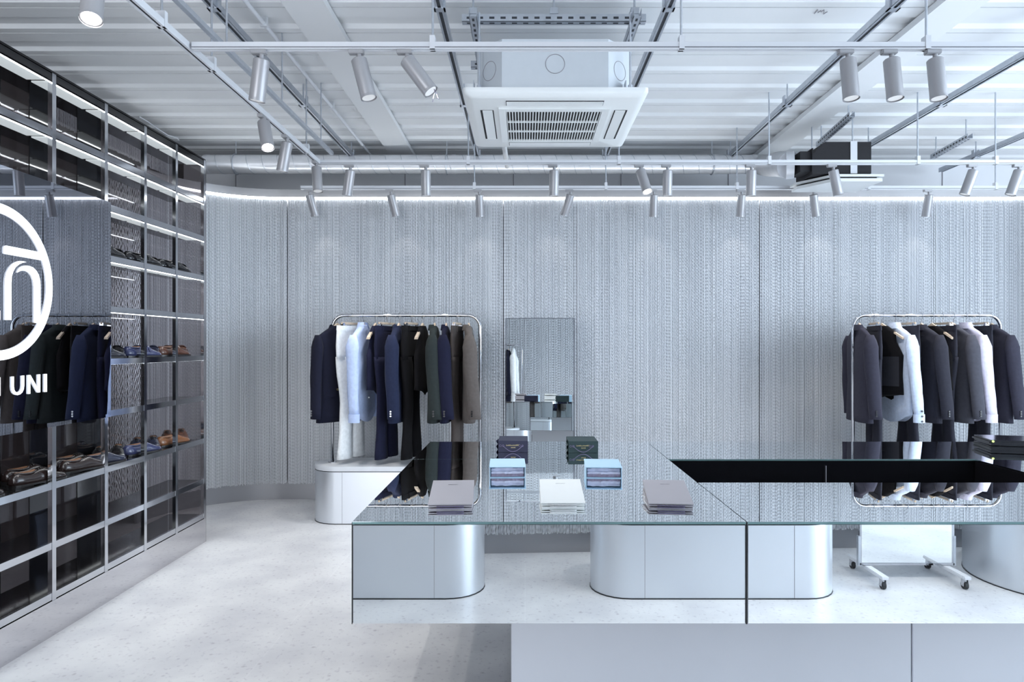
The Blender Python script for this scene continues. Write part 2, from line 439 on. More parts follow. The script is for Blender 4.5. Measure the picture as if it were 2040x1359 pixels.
# ------------------------------------------------------------------ mirrored counter
HT = 0.885; HB = 0.57
D0, D1, D2, D3 = 2.10, 2.70, 3.25, 3.84
XL, XM, XH, XR = -0.534, 0.682, 2.136, 2.74
def counter(name, label, x0, x1, y0, y1, inner=()):
    g = 0.0015
    x0 += g; x1 -= g; y0 += g; y1 -= g
    t = thing(name, label, 'counter', ((x0 + x1)/2, (y0 + y1)/2, HB), 0, 'mirrored counter units')
    hx, hy, H = (x1 - x0)/2, (y1 - y0)/2, HT - HB
    e = 0.005
    MB().box(-hx + e, hx - e, -hy + e, hy - e, 0.0, H - 0.007).build('carcass', M['seam'], t)
    MB().box(-hx, hx, -hy, hy, H - 0.006, H).build('mirror_top', M['mirror'], t)
    MB().box(-hx + 0.0035, hx - 0.0035, -hy - 0.0001, -hy + e - 0.0004, 0.002, H - 0.009).build('front_panel', M['dark_glass'] if 'f' in inner else M['mirror'], t)
    MB().box(-hx + e, hx - e, hy - e + 0.0004, hy, 0.002, H - 0.009).build('rear_panel', M['dark_glass'] if 'b' in inner else M['mirror'], t)
    MB().box(-hx, -hx + e - 0.0004, -hy + e, hy - e, 0.002, H - 0.009).build('side_panel', M['dark_glass'] if 'l' in inner else M['mirror'], t)
    MB().box(hx - e + 0.0004, hx, -hy + e, hy - e, 0.002, H - 0.009).build('side_panel', M['dark_glass'] if 'r' in inner else M['mirror'], t)
    MB().box(-hx, hx, -hy - 0.0012, -hy, H - 0.0075, H - 0.0005).build('glass_edge', M['mirror_edge'], t)
    MB().box(-hx - 0.0010, -hx + 0.001, -hy - 0.0014, -hy + 0.003, 0, H - 0.001).build('edge_trim', M['seam'], t)
    MB().box(hx - 0.001, hx + 0.0010, -hy - 0.0014, -hy + 0.003, 0, H - 0.001).build('edge_trim', M['seam'], t)
    return t
counter('mirrored_counter', 'large mirrored counter block carrying the bags at the left', XL, XM, D0, D2)
counter('mirrored_counter', 'narrow mirrored counter block behind the bags at the left', XL, XM, D2, D3)
counter('mirrored_counter', 'mirrored counter strip in front of the dark sunken well', XM, XR, D0, D1, inner='b')
counter('mirrored_counter', 'mirrored counter strip behind the dark sunken well', XM, XR, D2, D3, inner='f')
counter('mirrored_counter', 'mirrored counter end closing the right of the dark well', XH, XR, D1, D2, inner='l')
t = thing('well_tray', 'glossy black tray forming the bottom of the counter well', 'tray', (XM + 0.727, 2.975, HB))
MB().box(-0.722, 0.722, -0.27, 0.27, 0, 0.012).build('tray_floor', M['dark_glass'], t)
for xx in (1.43 - XM - 0.727, ):
    MB().box(xx - 0.0015, xx + 0.0015, 0.266, 0.27, 0.012, HT - HB - 0.03).build('seam', M['print_grey'], t)
fb = 2.36
for lab, x0, x1 in (('pale metal counter base under the large mirrored block', -0.048, 1.335), ('pale metal counter base at the far right of the counter', 1.339, 2.66)):
    t = thing('counter_base', lab, 'counter base', ((x0 + x1)/2, (fb + 3.6)/2, 0), 0, 'pale metal counter bases')
    hx, hy = (x1 - x0)/2, (3.6 - fb)/2
    MB().box(-hx, hx, -hy, hy, 0.03, HB - 0.002, bev=0.002).build('body', M['base_panel'], t)
    MB().box(-hx + 0.01, hx - 0.01, -hy + 0.02, hy - 0.02, 0, 0.03).build('toe_kick', M['seam'], t)

# ------------------------------------------------------------------ rolling mirrors
def rolling_mirror(label, x, y, yaw=0.0, tilt=0.0, face=-1):
    t = thing('rolling_mirror', label, 'mirror', (x, y, 0), yaw, 'tall mirrors on castors')
    W2, zb, zt = 0.283, 0.095, 1.646
    p = MB().box(-W2, W2, -0.007, 0.007, 0, zt - zb).build('mirror_panel', M['mirror'], t)
    p.location = (0, 0, zb); p.rotation_euler = (tilt, 0, 0)
    for s in (-1, 1):
        MB().box(s*W2 - 0.006, s*W2 + 0.006, -0.010, 0.010, 0, zt - zb).build('frame_side', M['chrome'], p)
    MB().box(-W2 - 0.006, W2 + 0.006, -0.010, 0.010, zt - zb, zt - zb + 0.008).build('frame_top', M['chrome'], p)
    MB().box(-W2 - 0.006, W2 + 0.006, -0.012, 0.012, -0.012, 0).build('frame_bottom', M['chrome'], p)
    for s in (-1, 1):
        xx = s * 0.24
        MB().box(xx - 0.022, xx + 0.022, -0.215, 0.215, 0.060, 0.080, bev=0.004).build('foot_bar', M['track'], t)
        MB().box(s*(W2 + 0.007) - 0.008, s*(W2 + 0.007) + 0.008, -0.012, 0.012, 0.080, 0.26).build('upright', M['galv'], t)
        for q in (-1, 1):
            yy = q * 0.185
            c_ = MB().cyl((xx - 0.010, yy, 0.024), (xx + 0.010, yy, 0.024), 0.024, 18).build('castor_wheel', M['rubber'], t, smooth=True)
            MB().box(xx - 0.014, xx - 0.011, yy - 0.014, yy + 0.014, 0.018, 0.060).box(xx + 0.011, xx + 0.014, yy - 0.014, yy + 0.014, 0.018, 0.060).cyl((xx, yy, 0.045), (xx, yy, 0.062), 0.012, 12).build('fork', M['chrome'], c_)
    return t
rolling_mirror('tall narrow rolling mirror standing before the back curtain', 0.123, 5.66, R(-1.8), R(-1.27))
rolling_mirror('rolling mirror on black castors reflected in the right counter front', 2.335, 0.02)

# ------------------------------------------------------------------ shelving with smoked glass back
SX = -2.32; SB = -2.585
posts = [2.58, 2.972, 3.364, 3.783, 4.174, 4.548, 4.945]
rails = [2.745, 2.470, 2.198, 1.913, 1.629, 1.335, 1.045, 0.736, 0.442, 0.194]
sh = thing('shelving_unit', 'dark mirrored shoe shelving with lit shelves along the left side', 'shelving', (SX, 3.76, 0))
def shp(mb, name, m, smooth=False):
    mb.bm.transform(Matrix.Translation((-SX, -3.76, 0))); return mb.build(name, m, sh, smooth)
ye0, ye1 = posts[0], posts[-1]
PZ0, PZ1, PY1 = 1.03, 2.222, 3.80          # mirrored sign panel stands in front of this part
for y_ in posts:
    shp(MB().box(SX - 0.022, SX, y_ - 0.014, y_ + 0.014, 0.17, 2.765), 'post', M['steel'])
for i, z in enumerate(rails):
    h = 0.017
    for y0, y1 in zip(posts[:-1], posts[1:]):
        if y1 < 3.79 and PZ0 + 0.02 < z < PZ1 - 0.02: continue
        shp(MB().box(SX - 0.020, SX - 0.002, y0 + 0.014, y1 - 0.014, z - h, z + h), 'rail', M['steel'] if i else M['shelf_black'])
        shp(MB().box(SB + 0.004, SX - 0.021, y0 + 0.001, y1 - 0.001, z - 0.006, z + 0.010), 'shelf', M['shelf_black'])
        if i < 9:
            shp(MB().box(SX - 0.030, SX - 0.0215, y0 + 0.016, y1 - 0.016, z - 0.018, z - 0.010), 'led_line', M['led'])
            shp(MB().box(SX - 0.125, SX - 0.0305, y0 + 0.016, y1 - 0.016, z - 0.014, z - 0.0075), 'led_diffuser', M['led_panel'])
shp(MB().box(SB - 0.006, SB, ye0, ye1, 0.18, 2.76), 'back_glass', M['smoked'])
for y0, y1 in ((3.16, 3.36), (3.558, 3.742), (3.937, 4.205)):
    shp(MB().box(SB + 0.0005, SB + 0.0035, y0, y1, 0.18, 2.76), 'dark_back_panel', M['dark_glass'])
shp(MB().box(SB - 0.006, SX, ye1 + 0.0145, ye1 + 0.020, 0.0, 2.765), 'end_panel', M['smoked'])
shp(MB().box(SB - 0.006, SX, ye0, ye1 + 0.014, 2.766, 2.776), 'top_panel', M['shelf_black'])
shp(MB().box(SB, SX + 0.001, ye0, ye1 + 0.014, 0.0, 0.172), 'mirror_base', M['base_mirror'])

# mirrored sign panel
sg = thing('sign_panel', 'mirrored sign panel with glowing white circle logo and letters UNI', 'sign', (SX + 0.003, 3.2, 0))
SPX = SX + 0.003
def sfn(y_, z, t): return (t, y_ - 3.2, z)
MB().box(0, 0.012, 2.2 - 3.2, PY1 - 3.2, PZ0, PZ1).build('mirror_panel', M['sign_mirror'], sg)
cY, cZ = 2.980, 1.706
def arcpts(r0, r1, n=72):
    o_ = [(cY + r0*math.cos(2*PI*k/n), cZ + r0*math.sin(2*PI*k/n)) for k in range(n)]
    i_ = [(cY + r1*math.cos(2*PI*k/n), cZ + r1*math.sin(2*PI*k/n)) for k in range(n)]
    return o_, i_
o_, i_ = arcpts(0.345, 0.302)
mb = MB(); n = len(o_)
va = [[mb.bm.verts.new(sfn(p, q, t)) for p, q in pts] for pts in (o_, i_) for t in (0.0135, 0.0165)]
for k in range(n):
    j = (k + 1) % n
    for a, b in ((0, 1), (1, 3), (3, 2), (2, 0)): mb.bm.faces.new((va[a][k], va[a][j], va[b][j], va[b][k]))
mb.build('logo_ring', M['neon'], sg)
def stroke(pts, wds, name):
    """flat glowing stroke of varying width along points in the sign plane"""
    L_, R_ = [], []
    for i, (p, q) in enumerate(pts):
        a = pts[max(0, i-1)]; b = pts[min(len(pts)-1, i+1)]
        dx, dz = b[0]-a[0], b[1]-a[1]; l = math.hypot(dx, dz)
        w_ = wds[i] if isinstance(wds, list) else wds
        L_.append((p - dz/l*w_/2, q + dx/l*w_/2)); R_.append((p + dz/l*w_/2, q - dx/l*w_/2))
    mb = MB()
    A = [[mb.bm.verts.new(sfn(p, q, t)) for p, q in s_] for s_ in (L_, R_) for t in (0.0135, 0.0165)]
    for k in range(len(pts) - 1):
        for a, b in ((0, 1), (1, 3), (3, 2), (2, 0)): mb.bm.faces.new((A[a][k], A[a][k+1], A[b][k+1], A[b][k]))
    mb.bm.faces.new([A[0][0], A[1][0], A[3][0], A[2][0]]); mb.bm.faces.new([A[0][-1], A[1][-1], A[3][-1], A[2][-1]])
    return mb.build(name, M['neon'], sg)
def traced(poly, name, k=5.6625, oy=400):
    pts = []
    for zx, zy in poly:
        D = -(SPX + 0.0165)*F/(VX - zx/k); pts.append((D, CZ + (VY - oy - zy/k)*D/F))
    return MB().prism(pts, sfn, 0.0135, 0.0165).build(name, M['neon'], sg)
traced([(45, 530), (50, 515), (60, 507), (80, 507), (462, 582), (490, 676), (60, 600), (48, 596), (45, 588)], 'logo_bar')
traced([(58, 1345), (58, 960), (62, 880), (78, 810), (105, 758), (140, 717), (180, 692), (222, 680), (262, 681), (300, 693), (255, 701), (218, 717), (180, 748), (152, 795), (136, 850), (131, 930), (131, 1345)], 'logo_stroke')
traced([(195, 811), (205, 783), (225, 757), (255, 738), (292, 731), (335, 736), (375, 753), (412, 790), (438, 835), (453, 890), (459, 950), (459, 1385), (387, 1375), (387, 970), (378, 900), (358, 846), (330, 812), (296, 793), (262, 787), (230, 793)], 'logo_stroke')
traced([(-60, 1345), (-60, 1240), (4, 1240), (4, 1345)], 'logo_stroke')
def letter(poly, name): traced(poly, name, 4.854, 620)
letter([(113, 634), (136, 632), (136, 730), (139, 758), (148, 777), (165, 787), (184, 783), (201, 768), (210, 745), (213, 718), (213, 625), (236, 622), (236, 715), (231, 755), (218, 785), (197, 804), (172, 812), (146, 806), (126, 788), (116, 762), (113, 730)], 'letter_u')
letter([(272, 619), (295, 617), (368, 748), (368, 613), (390, 611), (390, 785), (366, 787), (294, 660), (294, 799), (272, 801)], 'letter_n')
letter([(430, 609), (455, 607), (455, 780), (430, 782)], 'letter_i')
letter([(-110, 645), (-86, 643), (-20, 780), (-20, 641), (5, 640), (5, 818), (-20, 820), (-86, 690), (-86, 826), (-110, 828)], 'letter_n')

# ------------------------------------------------------------------ shoes
SHOE = [(-.145,.008,.050),(-.141,.024,.066),(-.122,.033,.073),(-.085,.036,.067),(-.045,.037,.066),(-.012,.038,.075),(.012,.040,.079),
        (.035,.043,.070),(.062,.046,.057),(.09,.046,.048),(.113,.040,.043),(.132,.028,.037),(.143,.014,.030),(.147,.004,.024)]
def leather(name, col): return mat(name, col, 0.22, noise=0.25, nscale=18, coat=0.4)
LEA = {'black': leather('leather_black', (0.016, 0.015, 0.017)), 'darkbrown': leather('leather_dark_brown', (0.022, 0.013, 0.012)),
       'navy': leather('leather_navy', (0.022, 0.026, 0.050)), 'blue': leather('leather_blue', (0.045, 0.052, 0.12)),
       'brown': leather('leather_brown', (0.095, 0.042, 0.028)), 'tan': leather('leather_tan', (0.20, 0.085, 0.038)), 'ink': leather('leather_ink', (0.026, 0.026, 0.036))}
SHOE_PROTO = {}
def shoe_z(x):
    for a, b in zip(SHOE[:-1], SHOE[1:]):
        if a[0] <= x <= b[0]:
            f = (x - a[0])/(b[0] - a[0]); return a[2] + (b[2]-a[2])*f, a[1] + (b[1]-a[1])*f
    return 0.03, 0.02
def make_shoe(kind, colour, label, loc, rz, group):
    key = (kind, colour)
    if key in SHOE_PROTO: return dup(SHOE_PROTO[key], loc, rz, label, group)
    t = thing({'derby': 'derby_shoe', 'monk': 'monk_strap_shoe', 'loafer': 'loafer'}[kind], label, 'shoe', loc, rz, group)
    SHOE_PROTO[key] = t; lm = LEA[colour]
    rings = []
    for x, w_, h in SHOE:
        r = []
        for k in range(13):
            a = PI * k / 12; s_ = math.sin(a)
            r.append((x, w_*math.copysign(abs(math.cos(a))**0.8, math.cos(a)), 0.016 + (h - 0.016) * s_**0.75))
        rings.append(r)
    MB().loft(rings).build('upper', lm, t, smooth='all')
    out = [(x, -(w_*1.04 + 0.0035)) for x, w_, h in SHOE] + [(x, w_*1.04 + 0.0035) for x, w_, h in SHOE[::-1]]
    so = MB().prism(out, lambda p, q, z: (p, q, z), 0.008, 0.018).build('sole', M['sole'], t)
    hl = [(x, -(w_ + 0.001)) for x, w_, h in SHOE[:4]] + [(-0.055, -0.034), (-0.055, 0.034)] + [(x, w_ + 0.001) for x, w_, h in SHOE[:4][::-1]]
    MB().prism(hl, lambda p, q, z: (p, q, z), 0.0, 0.009).build('heel', M['sole'], so)
    fo = [(x, -w_*0.9) for x, w_, h in SHOE[7:12]] + [(x, w_*0.9) for x, w_, h in SHOE[7:12][::-1]]
    MB().prism(fo, lambda p, q, z: (p, q, z), 0.0, 0.009).build('sole_tread', M['sole'], so)
    el = [(-0.072 + 0.056*math.cos(2*PI*k/20), 0.023*math.sin(2*PI*k/20)) for k in range(20)]
    top = lambda x: shoe_z(x)[0]
    MB().tube([(x, y_, top(x) - 0.001) for x, y_ in el] + [(el[0][0], el[0][1], top(el[0][0]) - 0.001)], 0.0045, 6).build('collar', lm, t, smooth='all')
    mb = MB(); ce = mb.bm.verts.new((-0.075, 0, 0.0745)); vs = [mb.bm.verts.new((x*0.95 - 0.004, y_*0.9, top(x) + 0.0015)) for x, y_ in el]
    for k in range(20): mb.bm.faces.new((ce, vs[k], vs[(k+1) % 20]))
    mb.build('lining', M['tan_lining'], t)
    if kind == 'derby':
        for k in range(5):
            x = -0.006 + k*0.012; z = top(x)
            MB().tube([(x - 0.003, -0.015, z - 0.003), (x, 0, z + 0.0035), (x + 0.003, 0.015, z - 0.003)], 0.0022, 6).build('lace', M['sole'], t, smooth='all')
    if kind == 'monk':
        for k, x in enumerate((-0.004, 0.022)):
            z, w_ = shoe_z(x)
            a = [PI*(0.08 + 0.84*q/10) for q in range(11)]
            rg = []
            for q in a:
                p = Vector((x, w_*1.05*math.cos(q), 0.016 + (z + 0.002 - 0.016)*math.sin(q)**0.75 + 0.002))
                rg.append([p + Vector((-0.008, 0, 0)), p + Vector((0.008, 0, 0)), p + Vector((0.008, 0, 0.003)), p + Vector((-0.008, 0, 0.003))])
            s_ = MB().loft(rg).build('strap', lm, t, smooth=True)
        MB().box(0.010, 0.034, 0.030, 0.036, 0.048, 0.062, bev=0.002).build('buckle', M['chrome'], t)
    if kind == 'loafer':
        x = 0.018; z, w_ = shoe_z(x)
        rg = []
        for q in range(11):
            a = PI*(0.06 + 0.88*q/10); p = Vector((x, w_*1.04*math.cos(a), 0.017 + (z - 0.013)*math.sin(a)**0.75))
            rg.append([p + Vector((-0.013, 0, 0)), p + Vector((0.013, 0, -0.002)), p + Vector((0.013, 0, 0.002)), p + Vector((-0.013, 0, 0.004))])
        MB().loft(rg).build('saddle_strap', lm, t, smooth=True)
    # toe seam
    x = 0.078; z, w_ = shoe_z(x)
    MB().tube([(x - 0.010*abs(math.cos(a)), w_*math.cos(a), 0.016 + (z - 0.0155)*math.sin(a)**0.75) for a in [PI*(0.1 + 0.8*k/10) for k in range(11)]], 0.0012, 5).build('toe_seam', M['sole'], t)
    return t
def yaw_to(dx, dy): return math.atan2(dy, dx)
right_yaw = yaw_to(0.06, 0.28); left_yaw = yaw_to(0.13, -0.25)
shoe_n = 0
rows = [  # shelf top, kind, [single colour], [pair colour], words
    (1.913, 'loafer', ('black', 'black', 'black'), ('black', 'black', 'black'), 'upper'),
    (1.335, 'monk', ('ink', 'blue', 'brown'), ('black', 'navy', 'brown'), 'middle'),
    (0.736, 'derby', ('navy', 'blue', 'tan'), ('black', 'navy', 'brown'), 'lower')]
kindw = {'derby': 'derby shoe', 'monk': 'monk strap shoe', 'loafer': 'loafer'}
colw = {'black': 'black', 'ink': 'blackish', 'navy': 'dark navy', 'blue': 'blue', 'brown': 'brown', 'tan': 'tan', 'darkbrown': 'dark brown'}
bayw = ['bay beside the sign panel', 'middle bay', 'bay beside the back curtain']
for z, kind, singles, pairs, roww in rows:
    for b in range(3):
        y0 = posts[3 + b]; zz = z + 0.0105
        make_shoe(kind, singles[b], '%s %s, toe pointing to the curtain, %s shelf, %s' % (colw[singles[b]], kindw[kind], roww, bayw[b]), (-2.388, y0 + 0.085, zz), right_yaw, 'shoes on the lit shelves')
        make_shoe(kind, pairs[b], '%s %s, front one of a pair, %s shelf, %s' % (colw[pairs[b]], kindw[kind], roww, bayw[b]), (-2.448, y0 + 0.315, zz), left_yaw, 'shoes on the lit shelves')
        make_shoe(kind, pairs[b], '%s %s, rear one of a pair, %s shelf, %s' % (colw[pairs[b]], kindw[kind], roww, bayw[b]), (-2.502, y0 + 0.225, zz), left_yaw, 'shoes on the lit shelves')
zz = 0.736 + 0.0105
for i, (yc, w1) in enumerate(((2.94, 'cut by the left edge'), (3.355, 'under the letters UNI'), (3.70, 'under the right edge of the sign'))):
    make_shoe('derby', 'darkbrown', 'dark brown derby, nearer of its pair, lower shelf %s' % w1, (-2.392, yc, zz), right_yaw, 'shoes on the lit shelves')
    make_shoe('derby', 'darkbrown', 'dark brown derby, farther of its pair, lower shelf %s' % w1, (-2.497, yc + 0.095, zz), right_yaw, 'shoes on the lit shelves')

# ------------------------------------------------------------------ garment racks
RAIL = 1.674
def rack(label, x0, x1, y_, z0=0.46):
    t = thing('garment_rack', label, 'clothes rack', ((x0 + x1)/2, y_, z0), 0, 'chrome garment racks')
    h = (x1 - x0)/2; H = RAIL - z0; r = 0.10
    pts = [(-h, 0, 0.006), (-h, 0, H - r)] + [(-h + r - r*math.cos(a), 0, H - r + r*math.sin(a)) for a in [k*PI/16 for k in range(1, 8)]] \
        + [(-h + r, 0, H), (h - r, 0, H)] + [(h - r + r*math.sin(a), 0, H - r + r*math.cos(a)) for a in [k*PI/16 for k in range(1, 8)]] + [(h, 0, H - r), (h, 0, 0.006)]
    MB().tube(pts, 0.0135, 16).build('tube_frame', M['chrome'], t, smooth='all')
    for s in (-1, 1): MB().cyl((s*h, 0, 0), (s*h, 0, 0.006), 0.035, 24).build('foot_plate', M['chrome'], t, smooth=True)
    return t
RY = 5.645
rack('chrome garment rack on the left plinth with navy and brown clothes', -1.592, -0.372, RY)
rack('chrome garment rack on the right plinth with dark suits', 2.712, 3.930, RY)
rack('chrome garment rack reflected in the tall rolling mirror', -1.60, -0.40, 0.16)

def sup(a, e): c_ = math.cos(a); return math.copysign(abs(c_)**e, c_)
def body_rings(spec, n=28, wr=0.0, seed=0, ph=0.0):
    rr = random.Random(seed); p1, p2, p3 = rr.random()*6, rr.random()*6, rr.random()*6
    rings = []
    for z, hw, ht, yo in spec:
        r = []
        for k in range(n):
            a = 2*PI*k/n
            wv = 1 + wr * (math.sin(a*5 + p1 + z*5) + 0.6*math.sin(a*9 + p2 - z*9) + 0.5*math.sin(z*22 + a*3 + p3))
            r.append((hw*sup(a, 0.75), yo + ht*wv*math.copysign(abs(math.sin(a))**0.75, math.sin(a)), z))
        rings.append(r)
    return rings
def resample(spec, m=3):
    out = []
    for a, b in zip(spec[:-1], spec[1:]):
        for k in range(m): f = k/m; out.append(tuple(x + (y_-x)*f for x, y_ in zip(a, b)))
    out.append(spec[-1]); return out

def hanger(label, x, y_, rz, clip=False, group='hangers on the rails', spread=0.115):
    t = thing('clip_hanger' if clip else 'wooden_hanger', label, 'hanger', (x, y_, RAIL), rz, group)
    zt_ = 0.0155
    pts = [(0.0155*math.cos(a), 0, 0.0175*math.sin(a) + 0.0005) for a in [R(-20 + k*25) for k in range(9)]]
    pts = [(p[0]*1.15, 0, p[2]*1.12) for p in pts] + [(-0.012, 0, -0.022), (0, 0, -0.032), (0, 0, -0.062)]
    MB().tube(pts, 0.0018, 6).build('hook', M['chrome'], t, smooth='all')
    if clip:
        MB().box(-spread - 0.02, spread + 0.02, -0.006, 0.006, -0.078, -0.060, bev=0.003).build('bar', M['wood'], t)
        for s in (-1, 1):
            MB().box(s*spread - 0.012, s*spread + 0.012, -0.014, 0.014, -0.112, -0.066, bev=0.002).build('clip', M['chrome'], t)
    else:
        rg = []
        for k in range(15):
            f = -1 + 2*k/14; xx = f*0.185; zc = -0.084 - 0.108*abs(f)**1.15; hh = 0.040 - 0.024*min(1, abs(f)*3); th = 0.009 + 0.006*abs(f)
            rg.append([(xx, -th, zc - hh*0.5), (xx, th, zc - hh*0.5), (xx, th*0.8, zc + hh*0.5), (xx, -th*0.8, zc + hh*0.5)])
        MB().loft(rg).build('arms', M['wood'], t, smooth=True)
    return t

def patch(t, name, m, pts, spec, off=0.003, sgn=-1, ex=0.75):
    """flat cloth piece laid over the front (sgn -1) of a lofted body, pts in (x, z)"""
    def surf(x, z):
        z = min(max(z, spec[-1][0]), spec[0][0])
        for a, b in zip(spec[:-1], spec[1:]):
            if b[0] <= z <= a[0]:
                f = (z - a[0])/(b[0]-a[0]); hw, ht, yo = (a[i] + (b[i]-a[i])*f for i in (1, 2, 3)); break
        q = min(0.98, abs(x)/hw)**(1/ex); return yo + sgn*(ht*max(0.0, 1 - q*q)**(ex/2) + off)
    mb = MB(); n = len(pts)//2
    rows_ = []
    for k in range(n):
        a, b = pts[k], pts[-1-k]
        rows_.append([mb.bm.verts.new((a[0] + (b[0]-a[0])*j/4, surf(a[0] + (b[0]-a[0])*j/4, a[1] + (b[1]-a[1])*j/4), a[1] + (b[1]-a[1])*j/4)) for j in range(5)])
    for a, b in zip(rows_[:-1], rows_[1:]):
        for j in range(4): mb.bm.faces.new((a[j], a[j+1], b[j+1], b[j]))
    return mb.build(name, m, t), surf

def sleeve(side, r0, r1, zs, ze, xo, fwd, seed, m, t, wr=0.05):
    rr = random.Random(seed); p1 = rr.random()*6
    rings = []; N = 14; n = 14
    for k in range(N + 1):
        f = k/N
        z = zs + (ze - zs)*f
        x = side*(xo + 0.018*math.sin(f*PI*0.8) + 0.040*f*f); y_ = fwd*f**1.6
        r = r0 + (r1 - r0)*f
        if f < 0.12: r *= 0.45 + 4.5*f
        rings.append([(x + r*0.62*math.cos(2*PI*q/n)*(1 + wr*math.sin(f*17 + q*1.7 + p1)), y_ + r*math.sin(2*PI*q/n)*(1 + wr*math.sin(f*11 + q*2.3 + p1)), z) for q in range(n)])
    return MB().loft(rings).build('sleeve', m, t, smooth='all')

def jacket(label, x, rz, fab, buttons='dark_button', y_=RY, db=False, L=0.785, group='clothes on the left rack', seed=1, lean=0.0, slim=1.0):
    t = thing('suit_jacket', label, 'jacket', (x, y_, RAIL), rz, group); m = FAB[fab]
    T = 0.052*slim
    spec = resample([(-0.088, .052, .030*slim, .012), (-0.110, .082, .034*slim, .006), (-0.136, .135, .034*slim, .002), (-0.168, .190, .034*slim, 0), (-0.215, .208, .044*slim, 0), (-0.38, .196, T, 0),
                     (-0.55, .186, T*0.96, 0), (-0.72, .202, T*1.02, 0), (-0.088 - L, .212, T*1.05, 0)])
    MB().loft(body_rings(spec, wr=0.035, seed=seed)).build('body', m, t, smooth='all')
    for s in (-1, 1):
        sl = sleeve(s, .060, .050, -0.166, -0.088 - L*0.95, .205, -0.025 - 0.02*random.Random(seed).random(), seed + s, m, t)
        for k in range(3):
            z = -0.088 - L*0.95 + 0.028 + k*0.018
            MB().cyl((s*0.270, 0.004 - 0.02, z), (s*0.288, 0.004 - 0.02, z), 0.0075, 10).build('sleeve_button', M[buttons], sl)
    # collar and lapels
    co = [(-0.070 + 0.0*k, 0) for k in range(2)]
    rg = []
    for k in range(11):
        a = PI*(-0.08 + 1.16*k/10)
        c0 = Vector((0.062*math.cos(a), 0.012 + 0.036*slim*math.sin(a), -0.082)); c1 = Vector((0.086*math.cos(a), 0.010 + 0.046*slim*math.sin(a), -0.122))
        rg.append([c0, c1, c1 + Vector((0, 0, -0.004)), c0 + Vector((0, -0.004, 0.004))])
    MB().loft(rg).build('collar', m, t, smooth=True)
    depth = -0.46 if db else -0.50
    patch(t, 'front_opening', FAB['black'], [(-0.045, -0.10), (-0.030, -0.25), (-0.004, depth), (0.004, depth), (0.030, -0.25), (0.045, -0.10)], spec, 0.0025)
    for s in (-1, 1):
        patch(t, 'lapel', m, [(s*0.040, -0.10), (s*0.034, -0.20), (s*0.022, -0.34), (s*0.002, depth), (s*0.016, depth + 0.02), (s*0.070, -0.34), (s*0.098, -0.235), (s*0.066, -0.12)], spec, 0.006)
        patch(t, 'pocket_flap', m, [(s*0.060, -0.62), (s*0.062, -0.665), (s*0.175, -0.675), (s*0.175, -0.628)], spec, 0.0055)
    bx = (-0.05, 0.05) if db else (0.0,)
    for z in ((-0.50, -0.61) if db else (-0.52, -0.62)):
        for xx in bx:
            MB().cyl((xx, -T - 0.004, z), (xx, -T - 0.010, z), 0.010, 12).build('button', M['gold_button' if db else buttons], t)
    return t

def shirt(label, x, rz, fab, y_=RY, group='clothes on the left rack', seed=3, buttons='white', L=0.80):
    t = thing('dress_shirt', label, 'shirt', (x, y_, RAIL), rz, group); m = FAB[fab]
    spec = resample([(-0.078, .050, .028, .008), (-0.106, .080, .030, .004), (-0.132, .135, .030, 0), (-0.165, .192, .030, 0), (-0.22, .210, .036, 0), (-0.40, .205, .044, 0), (-0.60, .208, .042, 0), (-0.078 - L, .205, .040, 0)])
    rings = body_rings(spec, wr=0.10, seed=seed)
    # curved shirt tail
    for i in range(-4, 0):
        f = (i + 5)/4.0
        rings[i] = [(p[0], p[1], p[2] + f*0.085*(abs(p[0])/0.205)**2.2) for p in rings[i]]
    MB().loft(rings).build('body', m, t, smooth='all')
    for s in (-1, 1):
        sl = sleeve(s, .058, .040, -0.166, -0.078 - L*0.90, .203, -0.03, seed + s, m, t, wr=0.09)
        ze = -0.078 - L*0.90
        rg = []
        for z in (ze + 0.004, ze - 0.062):
            rg.append([(s*0.206 + s*0.046 + 0.029*math.cos(2*PI*q/14), -0.03 + 0.047*math.sin(2*PI*q/14), z) for q in range(14)])
        cu = MB().loft(rg).build('cuff', m, sl, smooth=True)
        if buttons == 'dark':
            for k in range(3): MB().cyl((s*0.278, -0.035, ze - 0.05 + k*0.04), (s*0.286, -0.035, ze - 0.05 + k*0.04), 0.008, 10).build('cuff_button', M['dark_button'], sl)
    rg = []
    for k in range(11):
        a = PI*(-0.25 + 1.5*k/10)
        c0 = Vector((0.056*math.cos(a), 0.006 + 0.036*math.sin(a), -0.062)); c1 = Vector((0.074*math.cos(a), 0.004 + 0.048*math.sin(a), -0.108))
        rg.append([c0, c1, c1 + Vector((0, 0, -0.003)), c0 + Vector((0, 0, 0.003))])
    MB().loft(rg).build('collar', m, t, smooth=True)
    patch(t, 'placket', m, [(-0.016, -0.12), (-0.016, -0.84), (0.016, -0.84), (0.016, -0.12)], spec, 0.004)
    for k in range(6):
        MB().cyl((0, -0.044, -0.18 - k*0.10), (0, -0.054, -0.18 - k*0.10), 0.0055, 8).build('button', M['dark_button'] if buttons == 'dark' else M['bag_white'], t)
    return t

